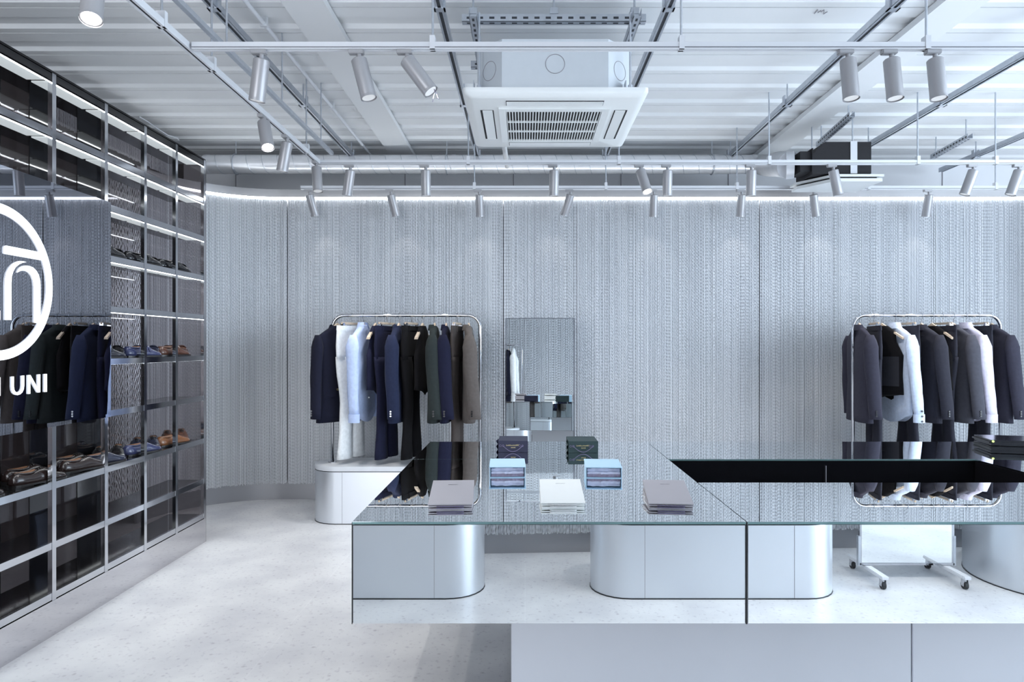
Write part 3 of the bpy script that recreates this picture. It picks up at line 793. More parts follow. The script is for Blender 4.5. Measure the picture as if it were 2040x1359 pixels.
def vest(label, x, rz, fab, y_=RY, group='clothes on the left rack', seed=5, satin=False, L=0.52, tilt=0.0):
    t = thing('waistcoat', label, 'waistcoat', (x, y_, RAIL), rz, group); m = FAB[fab]
    t.rotation_euler = (tilt, 0, rz)
    spec = resample([(-0.088, .050, .020, 0), (-0.110, .080, .022, 0), (-0.135, .118, .024, 0), (-0.22, .125, .026, 0), (-0.33, .185, .036, 0), (-0.50, .178, .036, 0), (-0.088 - L, .185, .036, 0)])
    rings = body_rings(spec, wr=0.06, seed=seed)
    for i in range(-3, 0):
        f = (i + 4)/3.0
        rings[i] = [(p[0], p[1], p[2] - (f*0.055*max(0, 1 - abs(abs(p[0]) - 0.05)/0.09) if p[1] < 0 else 0)) for p in rings[i]]
    MB().loft(rings).build('body', m, t, smooth='all')
    patch(t, 'front_opening', FAB['black'], [(-0.044, -0.10), (-0.03, -0.20), (-0.003, -0.34), (0.003, -0.34), (0.03, -0.20), (0.044, -0.10)], spec, 0.003)
    if satin:
        patch(t, 'satin_back', FAB['satin'], [(-0.165, -0.34), (-0.165, -0.58), (0.165, -0.58), (0.165, -0.34)], spec, 0.004, sgn=1)
        MB().box(-0.06, 0.06, 0.040, 0.046, -0.47, -0.445, bev=0.002).build('waist_strap', FAB['satin'], t)
    for k in range(4):
        MB().cyl((0, -0.034, -0.37 - k*0.06), (0, -0.044, -0.37 - k*0.06), 0.008, 10).build('button', M['dark_button'], t)
    return t

def trousers(label, x, rz, fab, y_=RY, group='clothes on the left rack', seed=9, L=1.08, waist=0.185, flare=0.10):
    t = thing('trousers', label, 'trousers', (x, y_, RAIL), rz, group); m = FAB[fab]; zt_ = -0.092
    top = resample([(zt_, waist, .016, 0), (zt_ - 0.04, waist + .004, .020, 0), (zt_ - 0.16, waist + .008, .030, 0), (zt_ - 0.27, waist + .002, .032, 0)])
    rings = body_rings(top, wr=0.07, seed=seed)
    MB().loft(rings).build('hips', m, t, smooth='all')
    for s in (-1, 1):
        lg = []
        for f, c_, hw, ht in ((0, .094, .096, .031), (.2, .090, .086, .031), (.45, .080, .070, .029), (.7, .078, .068, .029), (1.0, .086, flare*0.85, .034)):
            lg.append((zt_ - 0.25 - f*(L - 0.25), hw, ht, c_))
        lg = resample(lg, 4); rr = random.Random(seed*3 + s); p1 = rr.random()*6; R_ = []
        for z, hw, ht, c_ in lg:
            r = []
            for k in range(18):
                a = 2*PI*k/18; wv = 1 + 0.05*math.sin(z*16 + a*2 + p1)
                crease = 1.18 if k in (4, 5, 13, 14) else 1.0
                r.append((s*c_ + hw*wv*math.cos(a), ht*crease*math.copysign(abs(math.sin(a))**0.8, math.sin(a)) + 0.006*math.sin(z*7 + p1), z))
            R_.append(r)
        MB().loft(R_).build('leg', m, t, smooth='all')
    MB().loft(body_rings([(zt_ + 0.003, waist + .003, .020, 0), (zt_ - 0.036, waist + .006, .023, 0)])).build('waistband', m, t, smooth=True)
    for s in (-0.1, 0.1): MB().box(s - 0.006, s + 0.006, -0.027, -0.020, zt_ - 0.045, zt_ + 0.004).build('belt_loop', m, t)
    return t

def px2x(px, D=RY): return (px - VX)*D/F
GL = 'clothes on the left rack'; GR = 'clothes on the right rack'
HL = 'hangers on the left rack'; HR = 'hangers on the right rack'
def on_rack(fn, kindname, px, deg, label, hlabel, clip=False, g=GL, hg=HL, **k):
    x = px2x(px); rz = R(deg)
    hanger(hlabel, x, RY, rz, clip, hg)
    return fn(label, x, rz, group=g, **k)
WH = 'wooden hanger inside the %s'; CH = 'clip hanger holding the %s'
L_ = [
 (jacket, 672, 58, dict(fab='navy', buttons='silver_button', db=True, seed=11), 'dark navy double-breasted jacket with silver sleeve buttons, leftmost on left rack'),
 (trousers, 701, 66, dict(fab='white', seed=12), 'white flared trousers hanging beside the light blue shirt'),
 (shirt, 724, 80, dict(fab='sky', seed=13), 'light blue shirt hanging beside the white trousers on left rack'),
 (vest, 748, 84, dict(fab='ink', seed=14), 'narrow navy waistcoat hanging right of the light blue shirt'),
 (trousers, 771, 72, dict(fab='ink', seed=15), 'dark navy trousers hanging left of the bright navy jacket'),
 (jacket, 795, 84, dict(fab='navy_blue', buttons='silver_button', seed=16), 'bright navy jacket with silver cuff buttons, middle of left rack'),
 (trousers, 820, 76, dict(fab='black', seed=17), 'black trousers hanging right of the bright navy jacket'),
 (vest, 842, 82, dict(fab='black', seed=18), 'black waistcoat hanging left of the dark green jacket'),
 (jacket, 866, 92, dict(fab='green', seed=19), 'dark green grey jacket on the left rack'),
 (jacket, 889, 90, dict(fab='ink', seed=20, slim=0.8), 'slim ink blue jacket hanging right of the dark green jacket'),
 (trousers, 911, 82, dict(fab='brown', seed=21), 'brown trousers hanging left of the taupe jacket'),
 (jacket, 934, 96, dict(fab='taupe', seed=22), 'taupe jacket at the right end of the left rack')]
for fn_, px, deg, k, lab in L_:
    cl = fn_ is trousers
    on_rack(fn_, '', px, deg, lab, (CH if cl else WH) % lab.split(' hanging')[0].split(',')[0].split(' at the')[0].split(' on the')[0] + ' on the left rack', cl, **k)
R_ = [
 (jacket, 1712, 86, dict(fab='slate', seed=31), 'dark slate jacket at the left end of the right rack'),
 (trousers, 1741, 78, dict(fab='charcoal', seed=32), 'charcoal trousers hanging right of the slate jacket'),
 (vest, 1757, 118, dict(fab='black', seed=33, satin=True, L=0.56), 'black waistcoat with shiny satin back on the right rack'),
 (shirt, 1783, 96, dict(fab='pale_blue', seed=34, buttons='dark'), 'pale blue shirt with black cuff buttons on the right rack'),
 (trousers, 1808, 86, dict(fab='charcoal', seed=35), 'charcoal trousers hanging right of the pale blue shirt'),
 (jacket, 1836, 98, dict(fab='charcoal', seed=36), 'charcoal jacket seen from behind, middle of the right rack'),
 (vest, 1857, 110, dict(fab='black', seed=37), 'plain black waistcoat hanging right of the charcoal jacket'),
 (trousers, 1878, 88, dict(fab='charcoal', seed=38), 'charcoal trousers hanging left of the grey jacket'),
 (jacket, 1900, 94, dict(fab='grey', seed=39), 'mid grey jacket on the right rack'),
 (shirt, 1925, 92, dict(fab='lilac', seed=40), 'pale lilac shirt hanging right of the grey jacket'),
 (trousers, 1950, 84, dict(fab='charcoal', seed=41), 'charcoal trousers hanging right of the lilac shirt'),
 (jacket, 1976, 94, dict(fab='slate', seed=42), 'dark slate jacket at the right end of the right rack')]
for fn_, px, deg, k, lab in R_:
    cl = fn_ is trousers
    on_rack(fn_, '', px, deg, lab, ('clip hanger of the ' if cl else 'wooden hanger of the ') + lab, cl, g=GR, hg=HR, **k)
for fn_, X, k, lab in ((jacket, -0.62, dict(fab='navy', seed=51), 'dark navy jacket left in the tall mirror reflection'), (shirt, -0.535, dict(fab='white', seed=52), 'white shirt reflected in the tall mirror'),
                       (jacket, -0.78, dict(fab='navy_blue', seed=53), 'bright navy jacket reflected in the tall mirror'), (jacket, -0.70, dict(fab='ink', seed=54), 'ink blue jacket reflected in the tall mirror')):
    hanger('wooden hanger of the ' + lab, X, 0.16, R(92), False, 'hangers on the mirrored rack'); fn_(lab, X, R(92), y_=0.16, group='clothes on the mirrored rack', **k)

# ------------------------------------------------------------------ bags on the counter
def arc_handle(x0, x1, y_, z, drop, m, parent, name='handle'):
    pts = [(x0 + (x1 - x0)*k/10, y_ - 0.003*math.sin(PI*k/10), z - drop*math.sin(PI*k/10)) for k in range(11)]
    return MB().tube(pts, 0.0017, 6).build(name, m, parent, smooth='all')
def fine_print(parent, x0, x1, h, m, loc, rot, seed):
    """a short row of letter-like strokes, joined by a hairline; too small in the photo to read"""
    rr = random.Random(seed); mb = MB(); x = x0
    mb.box(x0, x1, -h*0.06, h*0.06, 0, 0.0003)
    while x < x1:
        w_ = rr.uniform(0.5, 0.8)*h*0.55
        mb.box(x, x + w_*0.35, -h*0.5, h*rr.choice((0.2, 0.5)), 0, 0.0003)
        if rr.random() < 0.7: mb.box(x + w_*0.35, x + w_, h*0.1, h*0.3, 0, 0.0003)
        x += w_*1.5
    o = mb.build('lettering', m, parent); o.location = loc; o.rotation_euler = rot
    return o
BW = 0.148
def flat_bag(label, px, py, colour, yaw, printm, cordm, side_cord=False):
    D = (CZ - HT)*F/(py - VY)
    t = thing('paper_bag', label, 'shopping bag', (px2x(px, D), D, HT + 0.0003), R(yaw), 'paper bags on the counter')
    Lb = 0.225; h0 = 0.014; h1 = 0.053; w2 = BW/2
    m = M[colour]
    def slab(z0a, z1a, z0b, z1b, inset, name):
        mb = MB(); q = [(-w2 + inset, 0, z0a), (w2 - inset, 0, z0a), (w2, Lb, z0b), (-w2, Lb, z0b), (-w2 + inset, 0, z1a), (w2 - inset, 0, z1a), (w2, Lb, z1b), (-w2, Lb, z1b)]
        v = [mb.bm.verts.new(p) for p in q]
        for f in ((3,2,1,0),(4,5,6,7),(0,1,5,4),(1,2,6,5),(2,3,7,6),(3,0,4,7)): mb.bm.faces.new([v[i] for i in f])
        return mb.build(name, m, t)
    slab(0.0155, 0.0185, h1 - 0.003, h1, 0.0, 'top_sheet')
    slab(0.0095, 0.0125, h1 - 0.018, h1 - 0.004, 0.002, 'side_gusset')
    slab(0.0000, 0.0040, 0.0, h1 - 0.030, 0.003, 'bottom_sheet')
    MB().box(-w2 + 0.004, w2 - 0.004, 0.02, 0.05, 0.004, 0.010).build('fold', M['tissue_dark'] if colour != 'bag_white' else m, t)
    for k in range(2):
        arc_handle(-0.045, 0.045, 0.0 - 0.002, 0.008 - 0.006*k + 0.004, -0.0, M[cordm], t)
    if side_cord:
        MB().tube([(-w2 - 0.003, 0.01, 0.010), (-w2 - 0.010, 0.05, 0.016), (-w2 - 0.006, 0.09, 0.022), (-w2 - 0.012, 0.12, 0.018)], 0.0018, 6).build('side_cord', M['cord_white'], t, smooth='all')
    sl = math.atan2(h1 - 0.0185, Lb)
    yy = 0.80*Lb
    fine_print(t, -0.017, 0.017, 0.006, M[printm], (0, yy, 0.0185 + (h1 - 0.0185)*0.80 + 0.0006), (sl, 0, 0), 3)
    return t
flat_bag('flat grey paper bag at the left front of the mirrored counter', 897, 1016, 'bag_grey', 3, 'print_grey', 'cord')
flat_bag('flat white paper bag in the middle of the mirrored counter', 1122, 1013, 'bag_white', 0, 'print_pale', 'cord_white')
flat_bag('flat grey paper bag at the right front of the mirrored counter', 1337, 1015, 'bag_grey', -5, 'print_grey', 'cord', True)

def open_bag(label, px, py, yaw):
    D = (CZ - HT)*F/(py - VY)
    t = thing('open_box_bag', label, 'gift bag', (px2x(px, D), D, HT + 0.0003), R(yaw), 'light blue bags on the counter')
    w2 = 0.073; H = 0.045; Lb = 0.20; th = 0.0025; m = M['bag_blue']
    MB().box(-w2, w2, 0, Lb, 0, th).build('bottom_sheet', m, t)
    MB().box(-w2 - 0.002, w2 + 0.002, -0.004, Lb, H - th, H).build('top_sheet', m, t)
    for s in (-1, 1): MB().box(min(s*w2, s*(w2 - th)), max(s*w2, s*(w2 - th)), 0, Lb, th, H - th).build('side_sheet', m, t)
    MB().box(-w2, w2, Lb - th, Lb, th, H - th).build('base_sheet', m, t)
    rg = []
    def wad(z0, z1, y0, mm, nm, seed):
        rr = random.Random(seed); rg = []
        for k in range(13):
            x = -w2 + 0.006 + (2*w2 - 0.012)*k/12
            j = [rr.uniform(-0.0015, 0.0015) for _ in range(4)]
            rg.append([(x, y0 + j[0]*2, z0), (x, y0 + j[1]*2, z1 + j[2]), (x, Lb - 0.01, z1), (x, Lb - 0.01, z0)])
        MB().loft(rg).build(nm, mm, t, smooth=True)
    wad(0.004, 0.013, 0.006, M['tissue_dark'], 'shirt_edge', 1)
    wad(0.0135, 0.023, 0.010, M['tissue'], 'tissue', 2)
    wad(0.0235, 0.036, 0.020, M['tissue'], 'tissue', 3)
    return t
open_bag('open light blue bag filled with tissue, left one on the counter', 1011, 952, 1.5)
open_bag('open light blue bag filled with tissue, right one on the counter', 1203, 953, -3)

def dark_bag(label, px, py, colour, yaw, cordm, D=None):
    D = (CZ - HT)*F/(py - VY)
    t = thing('paper_bag', label, 'shopping bag', (px2x(px, D), D, HT + 0.0003), R(yaw), 'dark paper bags on the counter')
    w2 = 0.075; H = 0.058; Lb = 0.19; m = M[colour]
    MB().box(-w2, w2, 0, Lb, 0, H, bev=0.0015).build('body', m, t)
    for s in (-1, 1):
        mb = MB(); zs = [H, H*0.72, H*0.5, H*0.25, 0.0]; xs_ = [s*(w2 + 0.012), s*(w2 + 0.002), s*(w2 + 0.010), s*(w2 + 0.002), s*(w2 + 0.010)]
        if s < 0:
            rg = [[(x - 0.001, 0.004, z), (x + 0.001, 0.004, z), (s*w2, 0.08, z), (s*w2, 0.08, z)] for x, z in zip(xs_, zs)]
            mb.loft([[r[0], r[1], r[2]] for r in rg]).build('side_fold', m, t)
        else: mb.bm.free()
    arc_handle(-0.052, 0.050, -0.004, H*0.60, H*0.52, M[cordm], t)
    for x in (-0.064, -0.050, 0.048, 0.034):
        MB().tube([(x + 0.005*math.cos(2*PI*k/12), -0.002, H*0.58 + 0.005*math.sin(2*PI*k/12)) for k in range(13)], 0.0010, 5).build('eyelet', M[cordm], t)
    fine_print(t, -0.034, 0.008, 0.0075, M['gold'], (0, -0.0012, H*0.62), (R(90), 0, 0), 5)
    fine_print(t, 0.011, 0.030, 0.0085, M['gold'], (0, -0.0012, H*0.625), (R(90), 0, 0), 6)
    fine_print(t, -0.010, 0.012, 0.0060, M['gold'], (0, -0.0012, H*0.42), (R(90), 0, 0), 8)
    return t
dark_bag('navy paper bag with gold lettering and drooping cord handle', 1022, 901.5, 'bag_navy', 0, 'cord')
dark_bag('dark green paper bag with gold lettering and folded side', 1162, 902.5, 'bag_green', 0, 'cord')

t = thing('payment_terminal', 'black payment terminal with green light on the right counter', 'payment terminal', (2.60, 3.62, HT + 0.0003), R(-14))
MB().box(-0.16, 0.20, -0.12, 0.12, 0.0, 0.016, bev=0.006).build('base', M['terminal'], t)
MB().box(-0.165, 0.22, -0.125, 0.12, 0.022, 0.050, bev=0.010).build('screen_body', M['terminal'], t)
MB().box(-0.10, 0.15, -0.08, 0.08, 0.015, 0.023).build('neck', M['seam'], t)
MB().cyl((-0.150, -0.127, 0.044), (-0.150, -0.122, 0.044), 0.005, 10).build('indicator', M['green_led'], t)

# ------------------------------------------------------------------ ceiling: struts, tracks, lamps
SZ = 3.20
for i, X in enumerate((-1.64, -0.45, 0.757, 1.94, 3.08, 4.26)):
    words = ['first', 'second', 'third', 'fourth', 'fifth', 'sixth'][i]
    t = thing('strut_channel', '%s grey steel strut from the left running below the ceiling' % words, 'ceiling strut', (X, 3.6, SZ), 0, 'steel struts below the ceiling')
    MB().box(-0.0205, -0.016, -3.6, 3.4, 0, 0.041).box(0.016, 0.0205, -3.6, 3.4, 0, 0.041).box(-0.016, 0.016, -3.6, 3.4, 0.036, 0.041).build('channel', M['galv'], t)
    MB().box(-0.016, 0.016, -3.6, 3.4, 0.004, 0.0355).build('slot', M['strut_dark'], t)
    MB().box(-0.0205, -0.009, -3.6, 3.4, -0.0015, 0.003).box(0.009, 0.0205, -3.6, 3.4, -0.0015, 0.003).build('lip', M['galv'], t)
    for yy in (-0.0, 1.45, 2.85):
        MB().box(-0.03, 0.03, yy - 0.02, yy + 0.02, -0.006, -0.0015).box(-0.03, -0.021, yy - 0.02, yy + 0.02, -0.006, 0.07).box(0.021, 0.03, yy - 0.02, yy + 0.02, -0.006, 0.07).cyl((0, yy, 0.041), (0, yy, CEIL - SZ + 0.01), 0.006, 8).build('clamp', M['galv'], t)
t = thing('conduit_pipe', 'thin white conduit pipe running along the ceiling at left', 'pipe', (-1.53, 3.6, 3.31))
MB().cyl((0, -3.5, 0), (0, 3.35, 0), 0.013, 12).build('pipe', M['track'], t, smooth=True)
for yy in (-1.0, 0.4, 1.8): MB().box(-0.02, 0.02, yy - 0.012, yy + 0.012, -0.015, 0.04).build('saddle', M['track'], t)

TZ = 2.80
TR1, TR2, TR3 = 3.174, 5.19, 6.03
def track_x(label, x0, x1, y_, rods):
    t = thing('light_track', label, 'light track', (0, y_, TZ), 0, 'white lighting tracks')
    MB().box(x0, x1, -0.017, 0.017, 0.006, 0.032).build('profile', M['track'], t)
    MB().box(x0, x1, -0.017, -0.006, 0.0, 0.006).box(x0, x1, 0.006, 0.017, 0.0, 0.006).build('lip', M['track'], t)
    MB().box(x0 + 0.002, x1 - 0.002, -0.0165, 0.0165, 0.0062, 0.0095).build('slot', M['track_slot'], t)
    MB().box(x0, x1, -0.0185, -0.0172, 0.006, 0.0085).build('slot_line', M['track_slot'], t)
    for px in rods:
        X = px2x(px, y_)
        MB().cyl((X, 0, 0.03), (X, 0, CEIL - TZ - 0.002), 0.0055, 8).build('hanger_rod', M['galv'], t)
        MB().box(X - 0.012, X + 0.012, -0.020, 0.020, 0.0, 0.062).build('hanger_clip', M['track'], t)
    return t
track_x('white lighting track nearest the camera crossing below the cassette unit', px2x(385, TR1), 3.4, TR1, (862, 1357, 1845))
track_x('white lighting track below the spiral duct', px2x(627, TR2), 4.3, TR2, (933, 1233, 1532, 1828, 1983))
track_x('white lighting track closest to the back curtain', px2x(600, TR3), 4.9, TR3, (945, 1207, 1468, 1730, 1983))
TR0 = 0.95  # extra track out of view, added to brighten the mirrored drums
track_x('added unseen lighting track on the camera side, lighting the reflected drums', -1.2, 3.4, TR0, (600, 1800, 3200))
LX = -1.57
t = thing('light_track', 'white lighting track running from front to back at left', 'light track', (LX, 0, TZ), 0, 'white lighting tracks')
MB().box(-0.017, 0.017, 0.6, TR2 + 0.02, 0.006, 0.032).build('profile', M['track'], t)
MB().box(-0.017, -0.006, 0.6, TR2, 0, 0.006).box(0.006, 0.017, 0.6, TR2, 0, 0.006).build('lip', M['track'], t)
MB().box(-0.0056, 0.0056, 0.6, TR2, 0.002, 0.0055).build('slot', M['track_slot'], t)
for yy in (2.95, 3.42, 4.9): 
    MB().cyl((0, yy, 0.03), (0, yy, CEIL - TZ - 0.002), 0.0055, 8).build('hanger_rod', M['galv'], t)
    MB().box(-0.02, 0.02, yy - 0.012, yy + 0.012, 0.0, 0.07).build('hanger_clip', M['track'], t)
t = thing('support_rail', 'slim grey support rail beside the left lighting track', 'ceiling strut', (LX + 0.075, 0, TZ + 0.10))
MB().box(-0.012, 0.012, 0.6, TR2 + 0.1, 0, 0.024).build('rail', M['galv'], t)
for yy in (2.75, 3.42, 4.2, 5.0): MB().cyl((0, yy, 0.024), (0, yy, CEIL - TZ - 0.102), 0.005, 8).build('hanger_rod', M['galv'], t)

LAMP_POWER = 29
def lamp(label, x, y_, dx, dy, lit=False, power=1.0, along='x', cone=75, mir=1):
    """track spotlight; (dx, dy) = lean of the barrel to the right and away from the camera"""
    t = thing('track_spotlight', label, 'spotlight', (x, y_, TZ), 0, 'grey track spotlights')
    b = (0.035, 0.016) if along == 'x' else (0.016, 0.035)
    MB().box(-b[0], b[0], -b[1], b[1], -0.020, 0.001, bev=0.003).build('track_adapter', M['lamp'], t)
    MB().cyl((0.012, 0, -0.045), (0.012, 0, -0.019), 0.011, 12).build('swivel', M['lamp'], t, smooth=True)
    d = Vector((dx, dy, -1)).normalized(); p0 = Vector((0.012, 0, -0.048)); r = 0.0365
    u = d.orthogonal().normalized()
    p0 = p0 - d * 0.004
    hb = MB().tube([p0, p0 + d*0.004, p0 + d*0.182, p0 + d*0.185], [r - 0.004, r, r, r - 0.001], 24, cap=True).build('barrel', M['lamp'], t, smooth=True)
    MB().tube([p0 + d*0.1852, p0 + d*0.187], [r - 0.006, r - 0.006], 24).build('lens', M['lens_on'] if lit else M['lens_dim'], t)
    MB().tube([p0 + d*0.178, p0 + d*0.191], [r + 0.0008, r + 0.0008], 24, cap=False).build('rim', M['lamp'], t, smooth=True)
    l = bpy.data.lights.new('spot_beam', 'SPOT'); l.energy = LAMP_POWER*power; l.spot_size = R(cone); l.spot_blend = 0.6; l.shadow_soft_size = 0.03
    l.color = (1.0, 0.965, 0.93)
    lo = bpy.data.objects.new('spot_beam', l); COL.objects.link(lo); lo.parent = t
    lo.location = p0 + d*0.20; lo.rotation_euler = d.to_track_quat('-Z', 'Y').to_euler()
    return t
lw = 'grey spotlight on the '
for px, dx, dy, lab in ((516, -0.16, 0.10, 'near track, left of the beam, leaning left'), (710, 0.27, -0.05, 'near track, beside the cassette unit, leaning slightly right'), (806, 0.75, -0.05, 'near track, leaning hard right towards the cassette unit'),
                        (1684, 0.04, -0.10, 'near track, leftmost of the right-hand three'), (1771, 0.04, -0.10, 'near track, middle of the right-hand three'), (1858, 0.03, -0.10, 'near track, rightmost of the right-hand three')):
    lamp(lw + lab, px2x(px, TR1), TR1, dx, dy)
t = bpy.data.objects['track_spotlight.002']
for k in range(2):
    MB().tube([(0.135, 0.0, -0.175), (0.142 + 0.006*k, -0.01, -0.20), (0.136 + 0.02*k, -0.012, -0.225), (0.132 + 0.03*k, -0.012, -0.245 + 0.012*k)], 0.0012, 5).build('loose_wire', M['cord'], t, smooth='all')
for D, dx, dy, lit, lab in ((2.47, 0.15, -0.35, True, 'left track, lit, cut by the top edge'), (4.07, 0.30, -0.40, True, 'left track, lit, facing the camera'), (4.47, -0.20, 0.05, False, 'left track, leaning left behind the lit one'),
                            (5.10, 0.10, -0.15, False, 'left track, at its far corner')):
    lamp(lw + lab, LX, D, dx, dy, lit, along='y')
for px, dx, dy, lit, lab in ((695, -0.17, 0.1, False, 'middle track, first from the left, leaning left'), (845, 0.0, 0.1, False, 'middle track, upright, left of the cassette unit'), (1101, -0.02, 0.1, False, 'middle track, upright, under the cassette unit'),
                             (1273, 0.24, -0.35, True, 'middle track, lit, under the right of the cassette unit'), (1327, 0, 0.1, False, 'middle track, upright, right of the lit one'), (1494, 0, 0.1, False, 'middle track, upright, left of the black duct box'),
                             (1657, 0.24, 0.05, False, 'middle track, leaning right before the black duct box'), (1936, -0.32, 0.1, False, 'middle track, leaning left, second from the right edge'), (2027, -0.30, 0.1, False, 'middle track, leaning left, at the right edge')):
    lamp(lw + lab, px2x(px, TR2), TR2, dx, dy, lit)
for px, dx, dy, lab in ((614, 0.22, 0.25, 'back track, leftmost, leaning right'), (776, 0.22, 0.25, 'back track, second from the left, leaning right'), (952, 0.02, 0.25, 'back track, upright, above the left rack end'), (1134, -0.33, 0.25, 'back track, leaning left above the tall mirror'),
                        (1300, 0.02, 0.25, 'back track, upright, right of the tall mirror'), (1475, 0.0, 0.25, 'back track, upright, fourth from the right edge'), (1618, 0.24, 0.25, 'back track, leaning right below the black duct box'), (1848, 0.0, 0.25, 'back track, upright, above the right rack')):
    lamp(lw + lab, px2x(px, TR3), TR3, dx, dy, power=0.05)

for k, (X, wd) in enumerate(((0.15, 'first'), (1.1, 'second'), (2.1, 'third'), (3.1, 'fourth'))):  # four lamps added out of view to light the mirrored drums
    lamp('added unseen spotlight on the camera-side track above the reflected drums, %s from the left' % wd, X, TR0, 0.03, -0.12, power=1.3, cone=95)

# ------------------------------------------------------------------ cassette air conditioner
AX, AY, AZ = 0.157, 3.975, 2.72
t = thing('cassette_air_conditioner', 'white ceiling cassette air conditioner hanging open below the deck', 'air conditioner', (AX, AY, AZ))
def frame_prism(o, i, z0, z1):
    mb = MB()
    A = [[mb.bm.verts.new((x, y_, z)) for x, y_ in ((-s, -s), (s, -s), (s, s), (-s, s))] for s in (o, i) for z in (z0, z1)]
    for k in range(4):
        j = (k + 1) % 4
        for a, b in ((0, 1), (1, 3), (3, 2), (2, 0)): mb.bm.faces.new((A[a][k], A[a][j], A[b][j], A[b][k]))
    return mb
mb = MB(); rg = []
for s, z in ((0.435, -0.012), (0.470, 0.0), (0.478, 0.012), (0.478, 0.030), (0.44, 0.034)):
    c_ = 0.022; q = []
    for cx, cy, a0 in ((s - c_, s - c_, 0), (-s + c_, s - c_, PI/2), (-s + c_, -s + c_, PI), (s - c_, -s + c_, 1.5*PI)):
        for k in range(5): a = a0 + k*PI/8; q.append((cx + c_*math.cos(a), cy + c_*math.sin(a), z))
    rg.append(q)
mb.loft(rg).build('panel', M['ac_white'], t, smooth=True)
ga = 0.258
gr = MB().box(-ga, ga, -ga + 0.0, ga, -0.0135, -0.0125).build('grille_void', M['ac_dark'], t)
mb = MB()
n = 32
for k in range(n + 1):
    x = -ga + 2*ga*k/n; mb.box(x - 0.0028, x + 0.0028, -ga, ga, -0.022, -0.0137)
for k in range(1, 3):
    yy = -ga + 2*ga*k/3; mb.box(-ga, ga, yy - 0.005, yy + 0.005, -0.024, -0.0137)
mb.build('grille', M['ac_white'], t)
frame_prism(0.300, ga, -0.022, -0.0122).build('grille_frame', M['ac_white'], t)
for s, ax in ((-1, 'x'), (1, 'x'), (-1, 'y'), (1, 'y')):
    a0, a1 = 0.335, 0.395
    def bx(u0, u1, v0, v1, z0, z1):
        return MB().box(s*u0 if s > 0 else -u1, s*u1 if s > 0 else -u0, v0, v1, z0, z1) if ax == 'x' else MB().box(v0, v1, s*u0 if s > 0 else -u1, s*u1 if s > 0 else -u0, z0, z1)
    vd = bx(a0 - 0.006, a1 + 0.006, -0.258, 0.258, -0.0128, -0.0118).build('outlet_slot', M['ac_dark'], t)
    bx(a0, a1 - 0.006, -0.255, 0.255, -0.0175, -0.0130).build('louvre', M['ac_white'], t)
# octagonal casing
oc = [(-0.278, -0.415), (0.278, -0.415), (0.415, -0.278), (0.415, 0.278), (0.278, 0.415), (-0.278, 0.415), (-0.415, 0.278), (-0.415, -0.278)]
cs = MB().prism(oc, lambda p, q, z: (p, q, z), 0.035, 0.305).build('casing', M['ac_case'], t)
MB().tube([(0.0 + 0.05*math.cos(2*PI*k/32), -0.4155, 0.175 + 0.05*math.sin(2*PI*k/32)) for k in range(33)], 0.0018, 5).build('knockout_ring', M['print_grey'], cs)
for s in (-1, 1):
    cx, cy = s*0.3465, -0.3465; ux, uy = s*0.7071, 0.7071
    MB().tube([(cx + ux*0.05*math.cos(a) - s*0.0004, cy + uy*0.05*math.cos(a) - 0.0004, 0.165 + 0.05*math.sin(a)) for a in [2*PI*k/32 for k in range(33)]], 0.0018, 5).build('knockout_ring', M['print_grey'], cs)
    for q in (-1, 1):
        bx_, by_ = s*0.40, q*0.36
        MB().box(bx_ - 0.03, bx_ + 0.03, by_ - 0.03, by_ + 0.03, 0.055, 0.062).box(bx_ - 0.03, bx_ - 0.025, by_ - 0.03, by_ + 0.03, 0.036, 0.10).build('bracket', M['galv'], t)
        MB().cyl((bx_, by_, 0.04), (bx_, by_, 0.47), 0.006, 8).build('hanger_rod', M['galv'], t)
        MB().cyl((bx_, by_, 0.062), (bx_, by_, 0.085), 0.012, 6).build('nut', M['galv'], t)
def two_tone(mb, mb2, name, m1, m2, parent):
    k = len(mb.bm.faces)
    me = bpy.data.meshes.new('tmp'); mb2.bm.to_mesh(me); mb2.bm.free(); mb.bm.from_mesh(me); bpy.data.meshes.remove(me)
    o = mb.build(name, m1, parent); o.data.materials.append(m2)
    for p in o.data.polygons:
        if p.index >= k: p.material_index = 1
    return o
def slotted(t, a, b, axis):
    mb = MB(); h = 0.0205
    if axis == 'x': mb.box(a, b, -h, h, 0, 0.002).box(a, b, -h, -h + 0.002, 0, 0.041).box(a, b, h - 0.002, h, 0, 0.041)
    else: mb.box(-h, h, a, b, 0, 0.002).box(-h, -h + 0.002, a, b, 0, 0.041).box(h - 0.002, h, a, b, 0, 0.041)
    return mb
SHZ = 0.465
for q in (-0.25, 0.36):
    mb = MB()
    for k in range(16):
        x = -0.46 + 0.0613*k; mb.box(x - 0.014, x + 0.014, -0.006, 0.006, -0.0008, 0.0).box(x - 0.014, x + 0.014, -0.0212, -0.0206, 0.014, 0.026)
    o = two_tone(slotted(t, -0.50, 0.50, 'x'), mb, 'support_strut', M['galv'], M['strut_dark'], t); o.location = (0, q, SHZ)
for s in (-0.43, 0.43):
    mb = MB()
    for k in range(14): 
        yy = -0.38 + 0.06*k; mb.box(-0.006, 0.006, yy - 0.014, yy + 0.014, -0.0008, 0.0)
    o = two_tone(slotted(t, -0.42, 0.46, 'y'), mb, 'support_strut', M['galv'], M['strut_dark'], t); o.location = (s, 0, SHZ - 0.044)
for x in (-0.44, 0.0, 0.44):
    MB().cyl((x, -0.25, SHZ), (x, -0.25, CEIL - AZ + 0.01), 0.006, 8).box(x - 0.022, x + 0.022, -0.275, -0.225, SHZ + 0.042, SHZ + 0.075).build('beam_clamp', M['galv'], t)

